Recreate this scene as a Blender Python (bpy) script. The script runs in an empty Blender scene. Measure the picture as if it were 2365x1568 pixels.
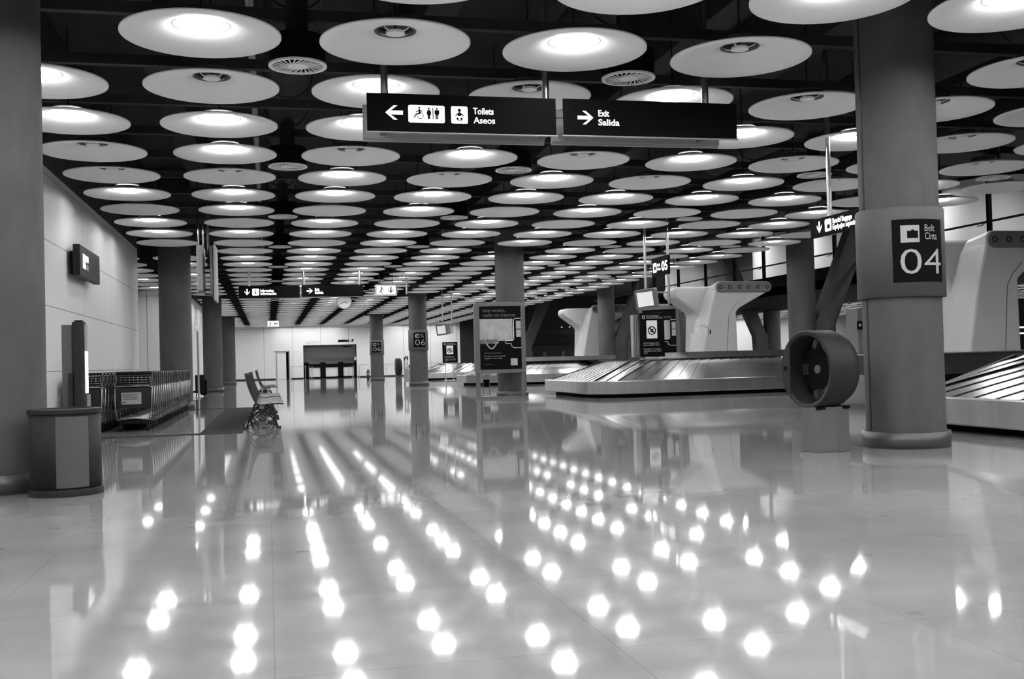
import bpy, bmesh, math, random
from mathutils import Vector, Matrix
random.seed(7)
SC = bpy.context.scene
COL = SC.collection
PI = math.pi

# ------------------------------------------------------------------ camera
EYE = 1.0385
cam_d = bpy.data.cameras.new('camera')
cam_d.sensor_width = 36.0
cam_d.lens = 36.0 * 2419.27 / 2365.0
cam_d.clip_start = 0.05
cam_d.clip_end = 400
cam = bpy.data.objects.new('camera', cam_d)
COL.objects.link(cam)
_yaw, _pit, _rol = 0.229104, 0.0197698, -0.0261284
_f = Vector((math.sin(_yaw) * math.cos(_pit), math.cos(_yaw) * math.cos(_pit), math.sin(_pit)))
_r = Vector((math.cos(_yaw), -math.sin(_yaw), 0))
_u = _r.cross(_f)
_c, _s = math.cos(_rol), math.sin(_rol)
_r2 = _r * _c + _u * _s
_u2 = _u * _c - _r * _s
_m = Matrix((_r2, _u2, -_f)).transposed().to_4x4()
_m.translation = Vector((0, 0, EYE))
cam.matrix_world = _m
SC.camera = cam

# ------------------------------------------------------------------ world, exposure
world = bpy.data.worlds.new('night')
SC.world = world
world.use_nodes = True
world.node_tree.nodes['Background'].inputs[0].default_value = (0.02, 0.02, 0.02, 1)
world.node_tree.nodes['Background'].inputs[1].default_value = 0.2
SC.view_settings.view_transform = 'Standard'
SC.view_settings.look = 'None'
SC.view_settings.gamma = 1
SC.view_settings.use_curve_mapping = False
SC.view_settings.exposure = 1.5
BULB = 110.0       # radiance of the lamp tubes
DRUM = 1.0        # lower edge of the glass drum
GLOW = 14.0       # radiance of the glass drum round them
try:
    SC.cycles.use_light_tree = True
    SC.cycles.max_bounces = 8
    SC.cycles.diffuse_bounces = 4
    SC.cycles.glossy_bounces = 4
    SC.cycles.sample_clamp_indirect = 6
    SC.cycles.use_denoising = True
except Exception:
    pass

# ------------------------------------------------------------------ materials
def mat(name, col, rough=0.5, metal=0.0, emit=0.0, spec=0.5, noise=None, coat=0.0, bump=None):
    m = bpy.data.materials.new(name)
    m.use_nodes = True
    nt = m.node_tree
    b = nt.nodes['Principled BSDF']
    if not isinstance(col, tuple):
        col = (col, col, col)
    b.inputs['Base Color'].default_value = (*col, 1)
    b.inputs['Roughness'].default_value = rough
    b.inputs['Metallic'].default_value = metal
    b.inputs['Specular IOR Level'].default_value = spec
    b.inputs['Coat Weight'].default_value = coat
    b.inputs['Coat Roughness'].default_value = 0.05
    if emit:
        b.inputs['Emission Color'].default_value = (1, 1, 1, 1)
        b.inputs['Emission Strength'].default_value = emit
    if noise or bump:
        tc = nt.nodes.new('ShaderNodeTexCoord')
        mp = nt.nodes.new('ShaderNodeMapping')
        nt.links.new(tc.outputs['Object'], mp.inputs['Vector'])
    if noise:
        amp, sc, stretch = noise
        mp.inputs['Scale'].default_value = stretch
        n = nt.nodes.new('ShaderNodeTexNoise')
        n.inputs['Scale'].default_value = sc
        n.inputs['Detail'].default_value = 6
        n.inputs['Roughness'].default_value = 0.6
        nt.links.new(mp.outputs['Vector'], n.inputs['Vector'])
        r = nt.nodes.new('ShaderNodeMapRange')
        r.inputs['From Min'].default_value = 0.3
        r.inputs['From Max'].default_value = 0.7
        r.inputs['To Min'].default_value = col[0] * (1 - amp)
        r.inputs['To Max'].default_value = col[0] * (1 + amp)
        nt.links.new(n.outputs['Fac'], r.inputs['Value'])
        nt.links.new(r.outputs['Result'], b.inputs['Base Color'])
    if bump:
        st, sc = bump
        n2 = nt.nodes.new('ShaderNodeTexNoise')
        n2.inputs['Scale'].default_value = sc
        nt.links.new(tc.outputs['Object'], n2.inputs['Vector'])
        bp = nt.nodes.new('ShaderNodeBump')
        bp.inputs['Strength'].default_value = st
        bp.inputs['Distance'].default_value = 0.01
        nt.links.new(n2.outputs['Fac'], bp.inputs['Height'])
        nt.links.new(bp.outputs['Normal'], b.inputs['Normal'])
    return m

def wall_mat(name, col, px, pz, rough, axis, zoff=0.0):
    """cladding panels: thin dark joints on a grid, axis is the horizontal one (0 = x, 1 = y)"""
    m = mat(name, col, rough)
    nt = m.node_tree
    b = nt.nodes['Principled BSDF']
    g = nt.nodes.new('ShaderNodeNewGeometry')
    sp = nt.nodes.new('ShaderNodeSeparateXYZ')
    nt.links.new(g.outputs['Position'], sp.inputs[0])
    def joint(sock, period, off, w):
        a = nt.nodes.new('ShaderNodeMath'); a.operation = 'ADD'; a.inputs[1].default_value = off
        nt.links.new(sock, a.inputs[0])
        d = nt.nodes.new('ShaderNodeMath'); d.operation = 'PINGPONG'; d.inputs[1].default_value = period / 2
        nt.links.new(a.outputs[0], d.inputs[0])
        l = nt.nodes.new('ShaderNodeMath'); l.operation = 'LESS_THAN'; l.inputs[1].default_value = w
        nt.links.new(d.outputs[0], l.inputs[0])
        return l.outputs[0]
    j1 = joint(sp.outputs[axis], px, 0.3, 0.006 if axis else 0.012)
    j2 = joint(sp.outputs[2], pz, zoff, 0.007)
    mx = nt.nodes.new('ShaderNodeMath'); mx.operation = 'MAXIMUM'
    nt.links.new(j1, mx.inputs[0]); nt.links.new(j2, mx.inputs[1])
    r = nt.nodes.new('ShaderNodeMapRange')
    r.inputs['To Min'].default_value = col
    r.inputs['To Max'].default_value = col * 0.25
    nt.links.new(mx.outputs[0], r.inputs['Value'])
    nt.links.new(r.outputs['Result'], b.inputs['Base Color'])
    return m

M_FLOOR = mat('polished_stone', 0.325, 0.045, spec=0.55, noise=(0.18, 0.7, (1, 1, 1)))
def slab_joints(m):
    nt = m.node_tree
    b = nt.nodes['Principled BSDF']
    src = b.inputs['Base Color'].links[0].from_socket
    g = nt.nodes.new('ShaderNodeNewGeometry')
    br = nt.nodes.new('ShaderNodeTexBrick')
    br.offset = 0.0
    br.inputs['Scale'].default_value = 1.0
    br.inputs['Brick Width'].default_value = 1.2
    br.inputs['Row Height'].default_value = 1.2
    br.inputs['Mortar Size'].default_value = 0.003
    br.inputs['Color1'].default_value = (1, 1, 1, 1)
    br.inputs['Color2'].default_value = (0.93, 0.93, 0.93, 1)
    br.inputs['Mortar'].default_value = (0.78, 0.78, 0.78, 1)
    nt.links.new(g.outputs['Position'], br.inputs['Vector'])
    n = nt.nodes.new('ShaderNodeTexNoise')       # small dark scuffs
    n.inputs['Scale'].default_value = 2.6
    n.inputs['Detail'].default_value = 8
    nt.links.new(g.outputs['Position'], n.inputs['Vector'])
    cr = nt.nodes.new('ShaderNodeMapRange')
    cr.inputs['From Min'].default_value = 0.66
    cr.inputs['From Max'].default_value = 0.74
    cr.inputs['To Min'].default_value = 1.0
    cr.inputs['To Max'].default_value = 0.7
    nt.links.new(n.outputs['Fac'], cr.inputs['Value'])
    mx = nt.nodes.new('ShaderNodeMix'); mx.data_type = 'RGBA'; mx.blend_type = 'MULTIPLY'
    mx.inputs['Factor'].default_value = 1
    nt.links.new(src, mx.inputs['A']); nt.links.new(br.outputs['Color'], mx.inputs['B'])
    mx2 = nt.nodes.new('ShaderNodeMix'); mx2.data_type = 'RGBA'; mx2.blend_type = 'MULTIPLY'
    mx2.inputs['Factor'].default_value = 1
    nt.links.new(mx.outputs['Result'], mx2.inputs['A']); nt.links.new(cr.outputs['Result'], mx2.inputs['B'])
    nt.links.new(mx2.outputs['Result'], b.inputs['Base Color'])
slab_joints(M_FLOOR)
M_CEIL = mat('dark_concrete_slab', 0.045, 0.9, noise=(0.3, 1.2, (1, 1, 1)))
M_BEAM = mat('dark_beam', 0.025, 0.8, noise=(0.3, 2, (1, 1, 1)))
M_DISC = mat('white_enamel', 0.90, 0.55)
M_CONC = mat('cast_concrete', 0.068, 0.75, noise=(0.22, 1.6, (1.6, 1.6, 0.7)))
M_CONC2 = mat('dark_concrete', 0.075, 0.8, noise=(0.2, 1.6, (1.5, 1.5, 0.6)))
M_STEEL = mat('brushed_steel', 0.62, 0.28, 1.0, noise=(0.12, 3, (1, 1, 0.05)))
M_PLATE = mat('belt_plate_steel', 0.50, 0.24, 1.0, noise=(0.15, 5, (1, 1, 1)))
M_SKIRT = mat('dull_steel', 0.10, 0.45, 0.7)
M_TROL = mat('trolley_metal', 0.34, 0.25, 1.0)
M_CHROME = mat('chrome', 0.8, 0.12, 1.0)
M_GREYMET = mat('grey_painted_metal', 0.12, 0.5, 0.0, spec=0.25)
M_DGREY = mat('dark_grey_metal', 0.022, 0.5, 0.0, spec=0.2)
M_BLACK = mat('black_matt', 0.005, 0.7, spec=0.05)
M_SIGN = mat('sign_black', 0.005, 0.6, spec=0.03)
M_WHITE = mat('sign_white', 0.8, 0.5)
M_TEXT = mat('lit_lettering', 0.8, 0.5, emit=0.55)
M_GREYTX = mat('grey_lettering', 0.36, 0.6)
M_TOWER = mat('white_shell', 0.42, 0.5, noise=(0.04, 2, (1, 1, 1)))
M_RUBBER = mat('black_rubber', 0.012, 0.8, spec=0.1)
M_MESH = mat('perforated_steel', 0.02, 0.6, 0.0, spec=0.1)
M_PANEL = mat('grey_plate', 0.09, 0.5, 0.0, spec=0.2)
M_BULB = mat('lamp_tube', 1.0, 0.5, emit=BULB)
M_GLOW = mat('lamp_glass', 0.9, 0.3, emit=GLOW)
M_DRUM = mat('drum_glass', 0.9, 0.3, emit=DRUM)
M_GALL = mat('gallery_lamp', 1.0, 0.5, emit=68.0)
M_LIT = mat('lit_panel', 0.9, 0.5, emit=0.42)
M_DIMLIT = mat('dim_lit_panel', 0.7, 0.5, emit=0.10)
M_WLEFT = wall_mat('pale_cladding_left', 0.74, 3.6, 1.05, 0.42, 1, 0.0)
M_WBACK = wall_mat('pale_cladding_back', 0.88, 2.2, 4.0, 0.55, 0, 0.0)
M_WDARK = mat('dark_wall', 0.02, 0.7)
M_GALW = mat('gallery_wall', 0.85, 0.5)
M_MAT = mat('floor_matting', 0.035, 0.9, spec=0.05)
M_SEAT = mat('seat_shell', 0.20, 0.45, 0.3)
M_MURAL = mat('mural_grey', 0.09, 0.5)
M_GLASS = mat('clear_glass', 0.9, 0.05)
M_GLASS.node_tree.nodes['Principled BSDF'].inputs['Transmission Weight'].default_value = 1.0

# ------------------------------------------------------------------ mesh helpers
def T(loc=(0, 0, 0), rot=(0, 0, 0)):
    from mathutils import Euler
    return Matrix.Translation(loc) @ Euler(rot).to_matrix().to_4x4()

class MB:
    def __init__(s):
        s.v = []; s.f = []; s.mi = []; s.sm = []
        s.m = 0; s.xf = Matrix.Identity(4)
    def add(s, vs, fs, smooth=False):
        o = len(s.v)
        s.v += [tuple(s.xf @ Vector(v)) for v in vs]
        for f in fs:
            s.f.append([i + o for i in f]); s.mi.append(s.m); s.sm.append(smooth)
        return s
    def box(s, x0, x1, y0, y1, z0, z1):
        v = [(x, y, z) for z in (z0, z1) for y in (y0, y1) for x in (x0, x1)]
        return s.add(v, [(0, 2, 3, 1), (4, 5, 7, 6), (0, 1, 5, 4), (2, 6, 7, 3), (0, 4, 6, 2), (1, 3, 7, 5)])
    def rbox(s, x0, x1, y0, y1, z0, z1, r=0.01, axis='z', n=3):
        """box whose four edges along the axis are rounded"""
        def rr(a0, a1, b0, b1):
            p = []
            for cx, cy, st in ((a1 - r, b1 - r, 0), (a0 + r, b1 - r, 1), (a0 + r, b0 + r, 2), (a1 - r, b0 + r, 3)):
                for k in range(n + 1):
                    t = (st + k / n) * PI / 2
                    p.append((cx + r * math.cos(t), cy + r * math.sin(t)))
            return p
        if axis == 'z': return s.prism(rr(x0, x1, y0, y1), z0, z1, 'z')
        if axis == 'y': return s.prism(rr(x0, x1, z0, z1), y0, y1, 'y')
        return s.prism(rr(y0, y1, z0, z1), x0, x1, 'x')
    def prism(s, pts, a, b, axis='y', smooth=False):
        n = len(pts)
        def p3(p, t):
            return {'z': (p[0], p[1], t), 'y': (p[0], t, p[1]), 'x': (t, p[0], p[1])}[axis]
        v = [p3(p, a) for p in pts] + [p3(p, b) for p in pts]
        f = [tuple(range(n))[::-1], tuple(range(n, 2 * n))] + [(i, (i + 1) % n, n + (i + 1) % n, n + i) for i in range(n)]
        return s.add(v, f, smooth)
    def lathe(s, prof, n=32, smooth=True, close=False):
        """prof: (radius, z) from one end to the other, about z"""
        v = []; f = []
        for r, z in prof:
            for k in range(n):
                t = 2 * PI * k / n
                v.append((r * math.cos(t), r * math.sin(t), z))
        m = len(prof)
        for i in range(m - 1 + (1 if close else 0)):
            a, b = i * n, ((i + 1) % m) * n
            for k in range(n):
                f.append((a + k, a + (k + 1) % n, b + (k + 1) % n, b + k))
        return s.add(v, f, smooth)
    def cyl(s, r, z0, z1, n=24, x=0, y=0, smooth=True):
        old = s.xf
        s.xf = old @ Matrix.Translation((x, y, 0))
        s.lathe([(r, z0), (r, z1)], n, smooth)
        v = [(r * math.cos(2 * PI * k / n), r * math.sin(2 * PI * k / n), z0) for k in range(n)]
        s.add(v, [tuple(range(n))[::-1]])
        s.add([(a, b, z1) for a, b, _ in v], [tuple(range(n))])
        s.xf = old
        return s
    def tube(s, path, r, n=8, closed=False):
        path = [Vector(p) for p in path]
        N = len(path)
        rings = []
        up = None
        for i, p in enumerate(path):
            a = path[(i - 1) % N] if (closed or i > 0) else p
            b = path[(i + 1) % N] if (closed or i < N - 1) else p
            d = (b - a)
            if d.length < 1e-9: d = Vector((0, 0, 1))
            d.normalize()
            if up is None:
                up = Vector((0, 0, 1)) if abs(d.z) < 0.9 else Vector((1, 0, 0))
            sd = d.cross(up)
            if sd.length < 1e-6:
                sd = d.orthogonal()
            sd.normalize()
            u2 = sd.cross(d).normalized()
            up = u2
            rings.append([tuple(p + sd * (r * math.cos(2 * PI * k / n)) + u2 * (r * math.sin(2 * PI * k / n))) for k in range(n)])
        v = [q for ring in rings for q in ring]
        f = []
        for i in range(N - (0 if closed else 1)):
            a, b = i * n, ((i + 1) % N) * n
            for k in range(n):
                f.append((a + k, a + (k + 1) % n, b + (k + 1) % n, b + k))
        if not closed:
            f.append(tuple(range(n))[::-1]); f.append(tuple(range((N - 1) * n, N * n)))
        return s.add(v, f, True)
    def build(s, name, m, parent=None, bevel=0.0, loc=None, seg=2):
        me = bpy.data.meshes.new(name)
        me.from_pydata(s.v, [], s.f)
        ms = m if isinstance(m, (list, tuple)) else [m]
        for q in ms: me.materials.append(q)
        me.polygons.foreach_set('material_index', s.mi)
        me.polygons.foreach_set('use_smooth', s.sm)
        bm = bmesh.new(); bm.from_mesh(me)
        bmesh.ops.recalc_face_normals(bm, faces=bm.faces)
        bm.to_mesh(me); bm.free()
        me.update()
        o = bpy.data.objects.new(name, me)
        COL.objects.link(o)
        if parent is not None: o.parent = parent
        if loc is not None: o.location = loc
        if bevel:
            b = o.modifiers.new('bevel', 'BEVEL'); b.width = bevel; b.segments = seg
            b.limit_method = 'ANGLE'; b.angle_limit = math.radians(40)
        return o

def tag(o, label=None, cat=None, group=None, kind=None):
    if label: o['label'] = label
    if cat: o['category'] = cat
    if group: o['group'] = group
    if kind: o['kind'] = kind
    return o
def thing(name, label, cat, loc=(0, 0, 0), rz=0.0, group=None):
    o = bpy.data.objects.new(name, None)
    COL.objects.link(o)
    o.empty_display_size = 0.1
    o.location = loc; o.rotation_euler = (0, 0, rz)
    return tag(o, label, cat, group)
def struct(name, mb, m):
    return tag(mb.build(name, m), kind='structure')
KIDS = {}
def copy_tree(o, parent=None, depth=0):
    c = o.copy()
    COL.objects.link(c)
    if parent is not None: c.parent = parent
    for ch in KIDS.get(o.name) or list(o.children):
        copy_tree(ch, c, depth + 1)
    return c

def text_mesh(s, size, m, name, parent, loc, rot=(PI / 2, 0, 0), bold=0.0, width=None, shear=0.0, align='LEFT', ext=0.002):
    cu = bpy.data.curves.new(name, 'FONT')
    cu.body = s; cu.size = size; cu.extrude = ext; cu.offset = bold; cu.shear = shear
    cu.align_x = align; cu.resolution_u = 3; cu.space_line = 0.85
    tmp = bpy.data.objects.new('tmp', cu)
    COL.objects.link(tmp)
    bpy.context.view_layer.update()
    dg = bpy.context.evaluated_depsgraph_get()
    me = bpy.data.meshes.new_from_object(tmp.evaluated_get(dg))
    bpy.data.objects.remove(tmp)
    me.materials.clear(); me.materials.append(m)
    if width:
        xs = [v.co.x for v in me.vertices]
        k = width / max(1e-6, max(xs) - min(xs))
        for v in me.vertices: v.co.x *= k
    o = bpy.data.objects.new(name, me)
    COL.objects.link(o)
    o.parent = parent; o.location = loc; o.rotation_euler = rot
    return o

def arrow_pts(cx, cz, w, ang):
    """arrow of width w pointing along ang in the xz plane"""
    a = w / 2; t = w * 0.11
    pts = [(a, 0), (a * .05, a * .82), (-a * .38, a * .82), (a * .42, t), (-a, t), (-a, -t), (a * .42, -t), (-a * .38, -a * .82), (a * .05, -a * .82)]
    c, s_ = math.cos(ang), math.sin(ang)
    return [(cx + x * c - z * s_, cz + x * s_ + z * c) for x, z in pts]
def circ(cx, cz, r, n=20, a0=0, a1=2 * PI, ry=None):
    ry = ry or r
    return [(cx + r * math.cos(a0 + (a1 - a0) * k / n), cz + ry * math.sin(a0 + (a1 - a0) * k / n)) for k in range(n)]

# ------------------------------------------------------------------ the hall: grid and levels
X0, SX = -0.5427, 1.8147      # disc columns
Y0, SY = 8.2343, 1.8802       # disc rows
R = 0.7305                    # disc radius
ZD = 4.14                     # rim level of the discs
XL = -3.4                     # left wall
YB = 84.6                     # back wall

struct('floor', MB().box(-14, 60, -6, 96, -0.2, 0), M_FLOOR)
struct('ceiling', MB().box(-14, 60, -6, 96, 6.3, 6.5), M_CEIL)
b = MB()
for k in (-2.5, -1.5, -0.5, 1.5, 3.5, 4.5, 6.5):
    x = X0 + k * SX
    b.box(x - 0.2, x + 0.2, -6, 96, 5.35, 6.3)
struct('ceiling_beam', b, M_BEAM)

struct('wall_left', MB().box(XL - 0.3, XL, -6, 29.9, 0, 4.32), M_WLEFT)
struct('shaded_wall_top', MB().box(XL - 0.3, XL, -6, 29.9, 4.32, 6.3).box(-14, XL, 44.15, 44.2, 4.32, 6.3).box(XL - 0.3, XL, 44.4, YB, 4.32, 6.3).box(XL, 15.35, YB - 0.05, YB, 4.32, 6.3), M_CEIL)  # wall tops coloured dark to paint in the shade above the discs
struct('wall_recess', MB().box(-14, XL - 0.002, 44.2, 44.4, 0, 6.3).box(-14, -13.8, 29.9, 44.2, 0, 6.3).box(-14, XL - 0.302, 29.6, 29.9, 0, 6.3), M_WBACK)
struct('wall_left_far', MB().box(XL - 0.3, XL, 44.4, YB, 0, 4.32), M_WBACK)
# back wall with the door opening and the counter opening
b = MB()
b.box(XL - 0.3, 0.62, YB, YB + 0.3, 0, 6.3)
b.box(0.62, 1.62, YB, YB + 0.3, 2.2, 6.3)
b.box(1.62, 2.72, YB, YB + 0.3, 0, 6.3)
b.box(2.72, 6.92, YB, YB + 0.3, 2.65, 6.3)
b.box(6.92, 15.35, YB, YB + 0.3, 0, 6.3)
b.box(36.5, 60, YB, YB + 0.3, 0, 6.3)
struct('wall_back', b, M_WBACK)
struct('wall_back_dark', MB().box(15.35, 36.5, YB + 0.05, YB + 0.3, 0, 6.3).box(XL, 16, YB + 3.2, YB + 3.4, 0, 6.3), M_WDARK)
struct('baseboard_back', MB().box(XL, 0.55, YB - 0.02, YB, 0, 0.09).box(1.7, 2.7, YB - 0.02, YB, 0, 0.09).box(6.95, 15.3, YB - 0.02, YB, 0, 0.09), M_DGREY)
struct('wall_right', MB().box(59.8, 60, -6, 96, 0, 6.3), M_WDARK)
struct('wall_front', MB().box(-14, 60, -6.2, -6, 0, 6.3), M_GREYMET)

# ------------------------------------------------------------------ ceiling discs
OFF = {0: {2, 5, 8, 10, 11}, 1: {1, 4, 7, 10, 14}, 2: {2, 5, 8, 11, 13}, 3: {1, 4, 7, 10}, 4: {2, 5, 8, 11, 13}, 5: {1, 2, 4, 7, 10},
       6: {2, 3, 4, 5, 7, 8, 11}, 7: {2, 3, 4, 6, 10, 12}, 8: {3, 4, 5, 7, 9, 11}, -1: {1, 4, 5, 7, 10, 12}}
def is_lit(c, r):
    if r <= 13 and c in OFF: return r not in OFF[c]
    return (c * 7 + r * 5 + (c * r) % 4) % 5 not in (0, 3)

PROF = [(0.205, 0.128), (0.30, 0.092), (0.45, 0.052), (0.60, 0.018), (0.715, 0.0), (R, 0.006), (R, 0.022), (0.60, 0.045), (0.30, 0.115), (0.205, 0.150)]
def disc_shape(mb, n=48): return mb.lathe(PROF, n, True, True)
# lit fixture: glass drum with two lamp tubes inside, grey collar for the shaded ring round it
def make_light(lit):
    t = thing('ceiling_light', '', 'ceiling light')
    disc_shape(MB()).build('reflector_disc', M_DISC, t)
    if lit:
        MB().lathe([(0.205, 0.127), (0.262, 0.103), (0.268, 0.103), (0.268, 0.108), (0.205, 0.134)], 32, True, True).build('collar', M_GREYTX, t)  # grey tone stands in for the shaded band of the cone
        MB().lathe([(0.182, 0.145), (0.182, 0.082), (0.160, 0.082), (0.160, 0.145)], 32, True, True).build('lamp_ring', M_GLOW, t)
        MB().lathe([(0.182, 0.081), (0.182, 0.055), (0.178, 0.047), (0.168, 0.047), (0.165, 0.055), (0.165, 0.081)], 32, True, True).build('glass_drum', M_DRUM, t)
        for sx in (-1, 1):
            MB().lathe([(0.001, 0.064), (0.026, 0.067), (0.030, 0.083), (0.026, 0.104), (0.001, 0.106)], 8, False).build('lamp_tube', M_BULB, t, loc=(sx * 0.095, 0, 0))
        MB().cyl(0.06, 0.10, 0.112, 20).build('hub', M_DISC, t)
        MB().cyl(0.20, 0.152, 0.17, 24).build('top_plate', M_DISC, t)
    else:
        MB().lathe([(0.205, 0.126), (0.19, 0.124), (0.17, 0.19), (0.205, 0.19)], 32, True, True).build('collar', M_GREYMET, t)
        MB().cyl(0.20, 0.20, 0.21, 24).build('top_plate', M_GREYMET, t)
        MB().cyl(0.092, 0.10, 0.125, 24).build('hub', M_DISC, t)
        for k in range(4):
            a = PI / 4 + k * PI / 2
            c, s_ = math.cos(a), math.sin(a)
            MB().tube([(0.085 * c, 0.085 * s_, 0.112), (0.15 * c, 0.15 * s_, 0.125), (0.195 * c, 0.195 * s_, 0.16)], 0.006, 6).build('bracket', M_DISC, t)
    MB().cyl(0.012, 0.16, 1.2, 6).build('hanger_rod', M_DGREY, t)
    return t
PROTO = {True: make_light(True), False: make_light(False)}
for p in PROTO.values(): KIDS[p.name] = list(p.children)

COLUMNS = [(c, r) for c in (4, -1) for r in (1, 11, 21, 31)]
def project(x, y, z):
    d = Vector((x, y, z)) - Vector((0, 0, EYE))
    w = d.dot(_f)
    if w < 0.2: return None
    return 1182.5 + 2419.27 * d.dot(_r2) / w, 784 - 2419.27 * d.dot(_u2) / w, w
def hidden_by_shell(c, r, x, y):
    # left wall hides the recess discs nearer than its corner
    if c <= -2:
        if not (11.6 <= r <= 19.0): return True
        # sight line must pass right of the wall corner (XL, 29.9)
        return (x + R) / y * 29.9 < XL
    return False
cells = []
for c in range(-4, 9):
    for r in range(0, 41):
        if (c, r) in COLUMNS: continue
        x, y = X0 + c * SX, Y0 + r * SY
        if hidden_by_shell(c, r, x, y): continue
        q = [project(x + dx, y + dy, ZD) for dx, dy in ((R, 0), (-R, 0), (0, R), (0, -R))]
        if any(k is None for k in q): 
            continue
        xs = [k[0] for k in q]; ys = [k[1] for k in q]
        inside = max(xs) > 4 and min(xs) < 2361 and max(ys) > 4 and min(ys) < 1564
        cells.append((q[0][2], c, r, x, y, inside))
cells.sort()
ORD = ['', 'first', 'second', 'third', 'fourth', 'fifth', 'sixth', 'seventh', 'eighth', 'ninth', 'tenth', 'eleventh', 'twelfth', 'thirteenth', 'fourteenth', 'fifteenth', 'sixteenth', 'seventeenth', 'eighteenth', 'nineteenth', 'twentieth']
def ordinal(n):
    if n <= 20: return ORD[n]
    if n == 30: return 'thirtieth'
    return ('twenty-' if n < 30 else 'thirty-' if n < 40 else 'forty-') + ORD[n % 10] if n % 10 else 'fortieth'
used = {True: False, False: False}
rest_mb = MB()
n_ind = 0
def disc_rest(mb, x, y, lit, z=ZD, n=20):
    old = mb.xf
    mb.xf = Matrix.Translation((x, y, z))
    mb.m = 0
    mb.lathe(PROF[::2] + [PROF[-1]], n, True, True)
    if lit:
        mb.m = 1; mb.cyl(0.17, 0.10, 0.14, 10)
        mb.m = 3; mb.cyl(0.215, 0.142, 0.16, 12)
        mb.m = 2; mb.box(-0.12, -0.07, -0.025, 0.025, 0.08, 0.098); mb.box(0.07, 0.12, -0.025, 0.025, 0.08, 0.098)
    else:
        mb.m = 3; mb.cyl(0.2, 0.12, 0.15, 12)
        mb.m = 0; mb.cyl(0.09, 0.08, 0.10, 10)
    mb.xf = old
for w, c, r, x, y, inside in cells:
    lit = is_lit(c, r)
    if inside and n_ind < 300:
        n_ind += 1
        if not used[lit]:
            o = PROTO[lit]; used[lit] = True
        else:
            o = copy_tree(PROTO[lit])
        o.location = (x, y, ZD)
        st = 'glowing' if lit else 'unlit'
        if c >= -1:
            o['label'] = '%s white disc light, %s row from the front, %s from the left wall' % (st, ordinal(r + 1), ordinal(c + 2))
        else:
            o['label'] = '%s white disc light over the recess, %s row back, %s from its right edge' % (st, ordinal(r + 1), ordinal(-1 - c))
        o['category'] = 'ceiling light'
        o['group'] = ('lit' if lit else 'unlit') + ' disc lights of the ceiling'
    elif inside or r < 1:
        disc_rest(rest_mb, x, y, lit)
# rows behind the camera and beside it that light the floor
for c in range(-1, 9):
    for r in range(-4, 0):
        disc_rest(rest_mb, X0 + c * SX, Y0 + r * SY, is_lit(c, r))
for c in range(4, 9):
    for r in range(0, 4):
        x, y = X0 + c * SX, Y0 + r * SY
        if (c, r) in COLUMNS: continue
        if any((k[1], k[2]) == (c, r) and k[5] for k in cells): continue
        if r >= 1: disc_rest(rest_mb, x, y, is_lit(c, r))
# the ceiling of the parallel hall beyond the gallery
for c in range(15, 27, 1):
    for r in range(8, 41):
        x, y = X0 + c * SX, Y0 + r * SY
        disc_rest(rest_mb, x, y, is_lit(c, r), n=12)
o = rest_mb.build('distant_ceiling_discs', [M_DISC, M_GLOW, M_BULB, M_GREYMET])
tag(o, 'mass of small white disc lights far down the hall ceiling', 'ceiling lights', kind='stuff')

# ------------------------------------------------------------------ round air vents
def make_vent():
    t = thing('ceiling_vent', '', 'air vent')
    MB().lathe([(0.262, 0.0), (0.30, 0.0), (0.30, 0.02), (0.262, 0.02)], 40, False, True).build('rim', M_DISC, t)
    MB().cyl(0.105, 0.0, 0.02, 28).build('hub', M_DISC, t)
    b = MB()
    for k in range(24):
        a = 2 * PI * k / 24
        da = 0.42
        w0, w1 = 0.038, 0.042
        p = [(0.10 * math.cos(a - w0 * 1.2), 0.10 * math.sin(a - w0 * 1.2)), (0.265 * math.cos(a + da - w1), 0.265 * math.sin(a + da - w1)),
             (0.265 * math.cos(a + da + w1 * .6), 0.265 * math.sin(a + da + w1 * .6)), (0.10 * math.cos(a + w0 * 1.2), 0.10 * math.sin(a + w0 * 1.2))]
        b.prism(p, 0.004, 0.012, 'z')
    b.build('vanes', M_DISC, t)
    MB().cyl(0.292, 0.021, 0.30, 28).build('plenum', M_BLACK, t)
    MB().cyl(0.12, 0.30, 0.70, 16).build('spigot', M_DGREY, t)
    return t
vp = make_vent(); KIDS[vp.name] = list(vp.children); first = True
for c in (0.5, 2.5, 5.5, 7.5):
    for k in range(0, 8):
        r = 1.5 + 3 * k
        x, y = X0 + c * SX, Y0 + r * SY
        q = project(x, y, ZD)
        if q is None or not (10 < q[0] < 2355 and q[1] > 0): continue
        o = vp if first else copy_tree(vp)
        first = False
        o.location = (x, y, ZD + 0.01)
        side = {0.5: 'leftmost line of vents', 2.5: 'second line of vents from the left', 5.5: 'third line of vents from the left', 7.5: 'rightmost line of vents'}[c]
        tag(o, 'round swirl air vent, %s in the %s' % (ordinal(k + 1), side), 'air vent', 'round swirl vents in the ceiling')

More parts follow.
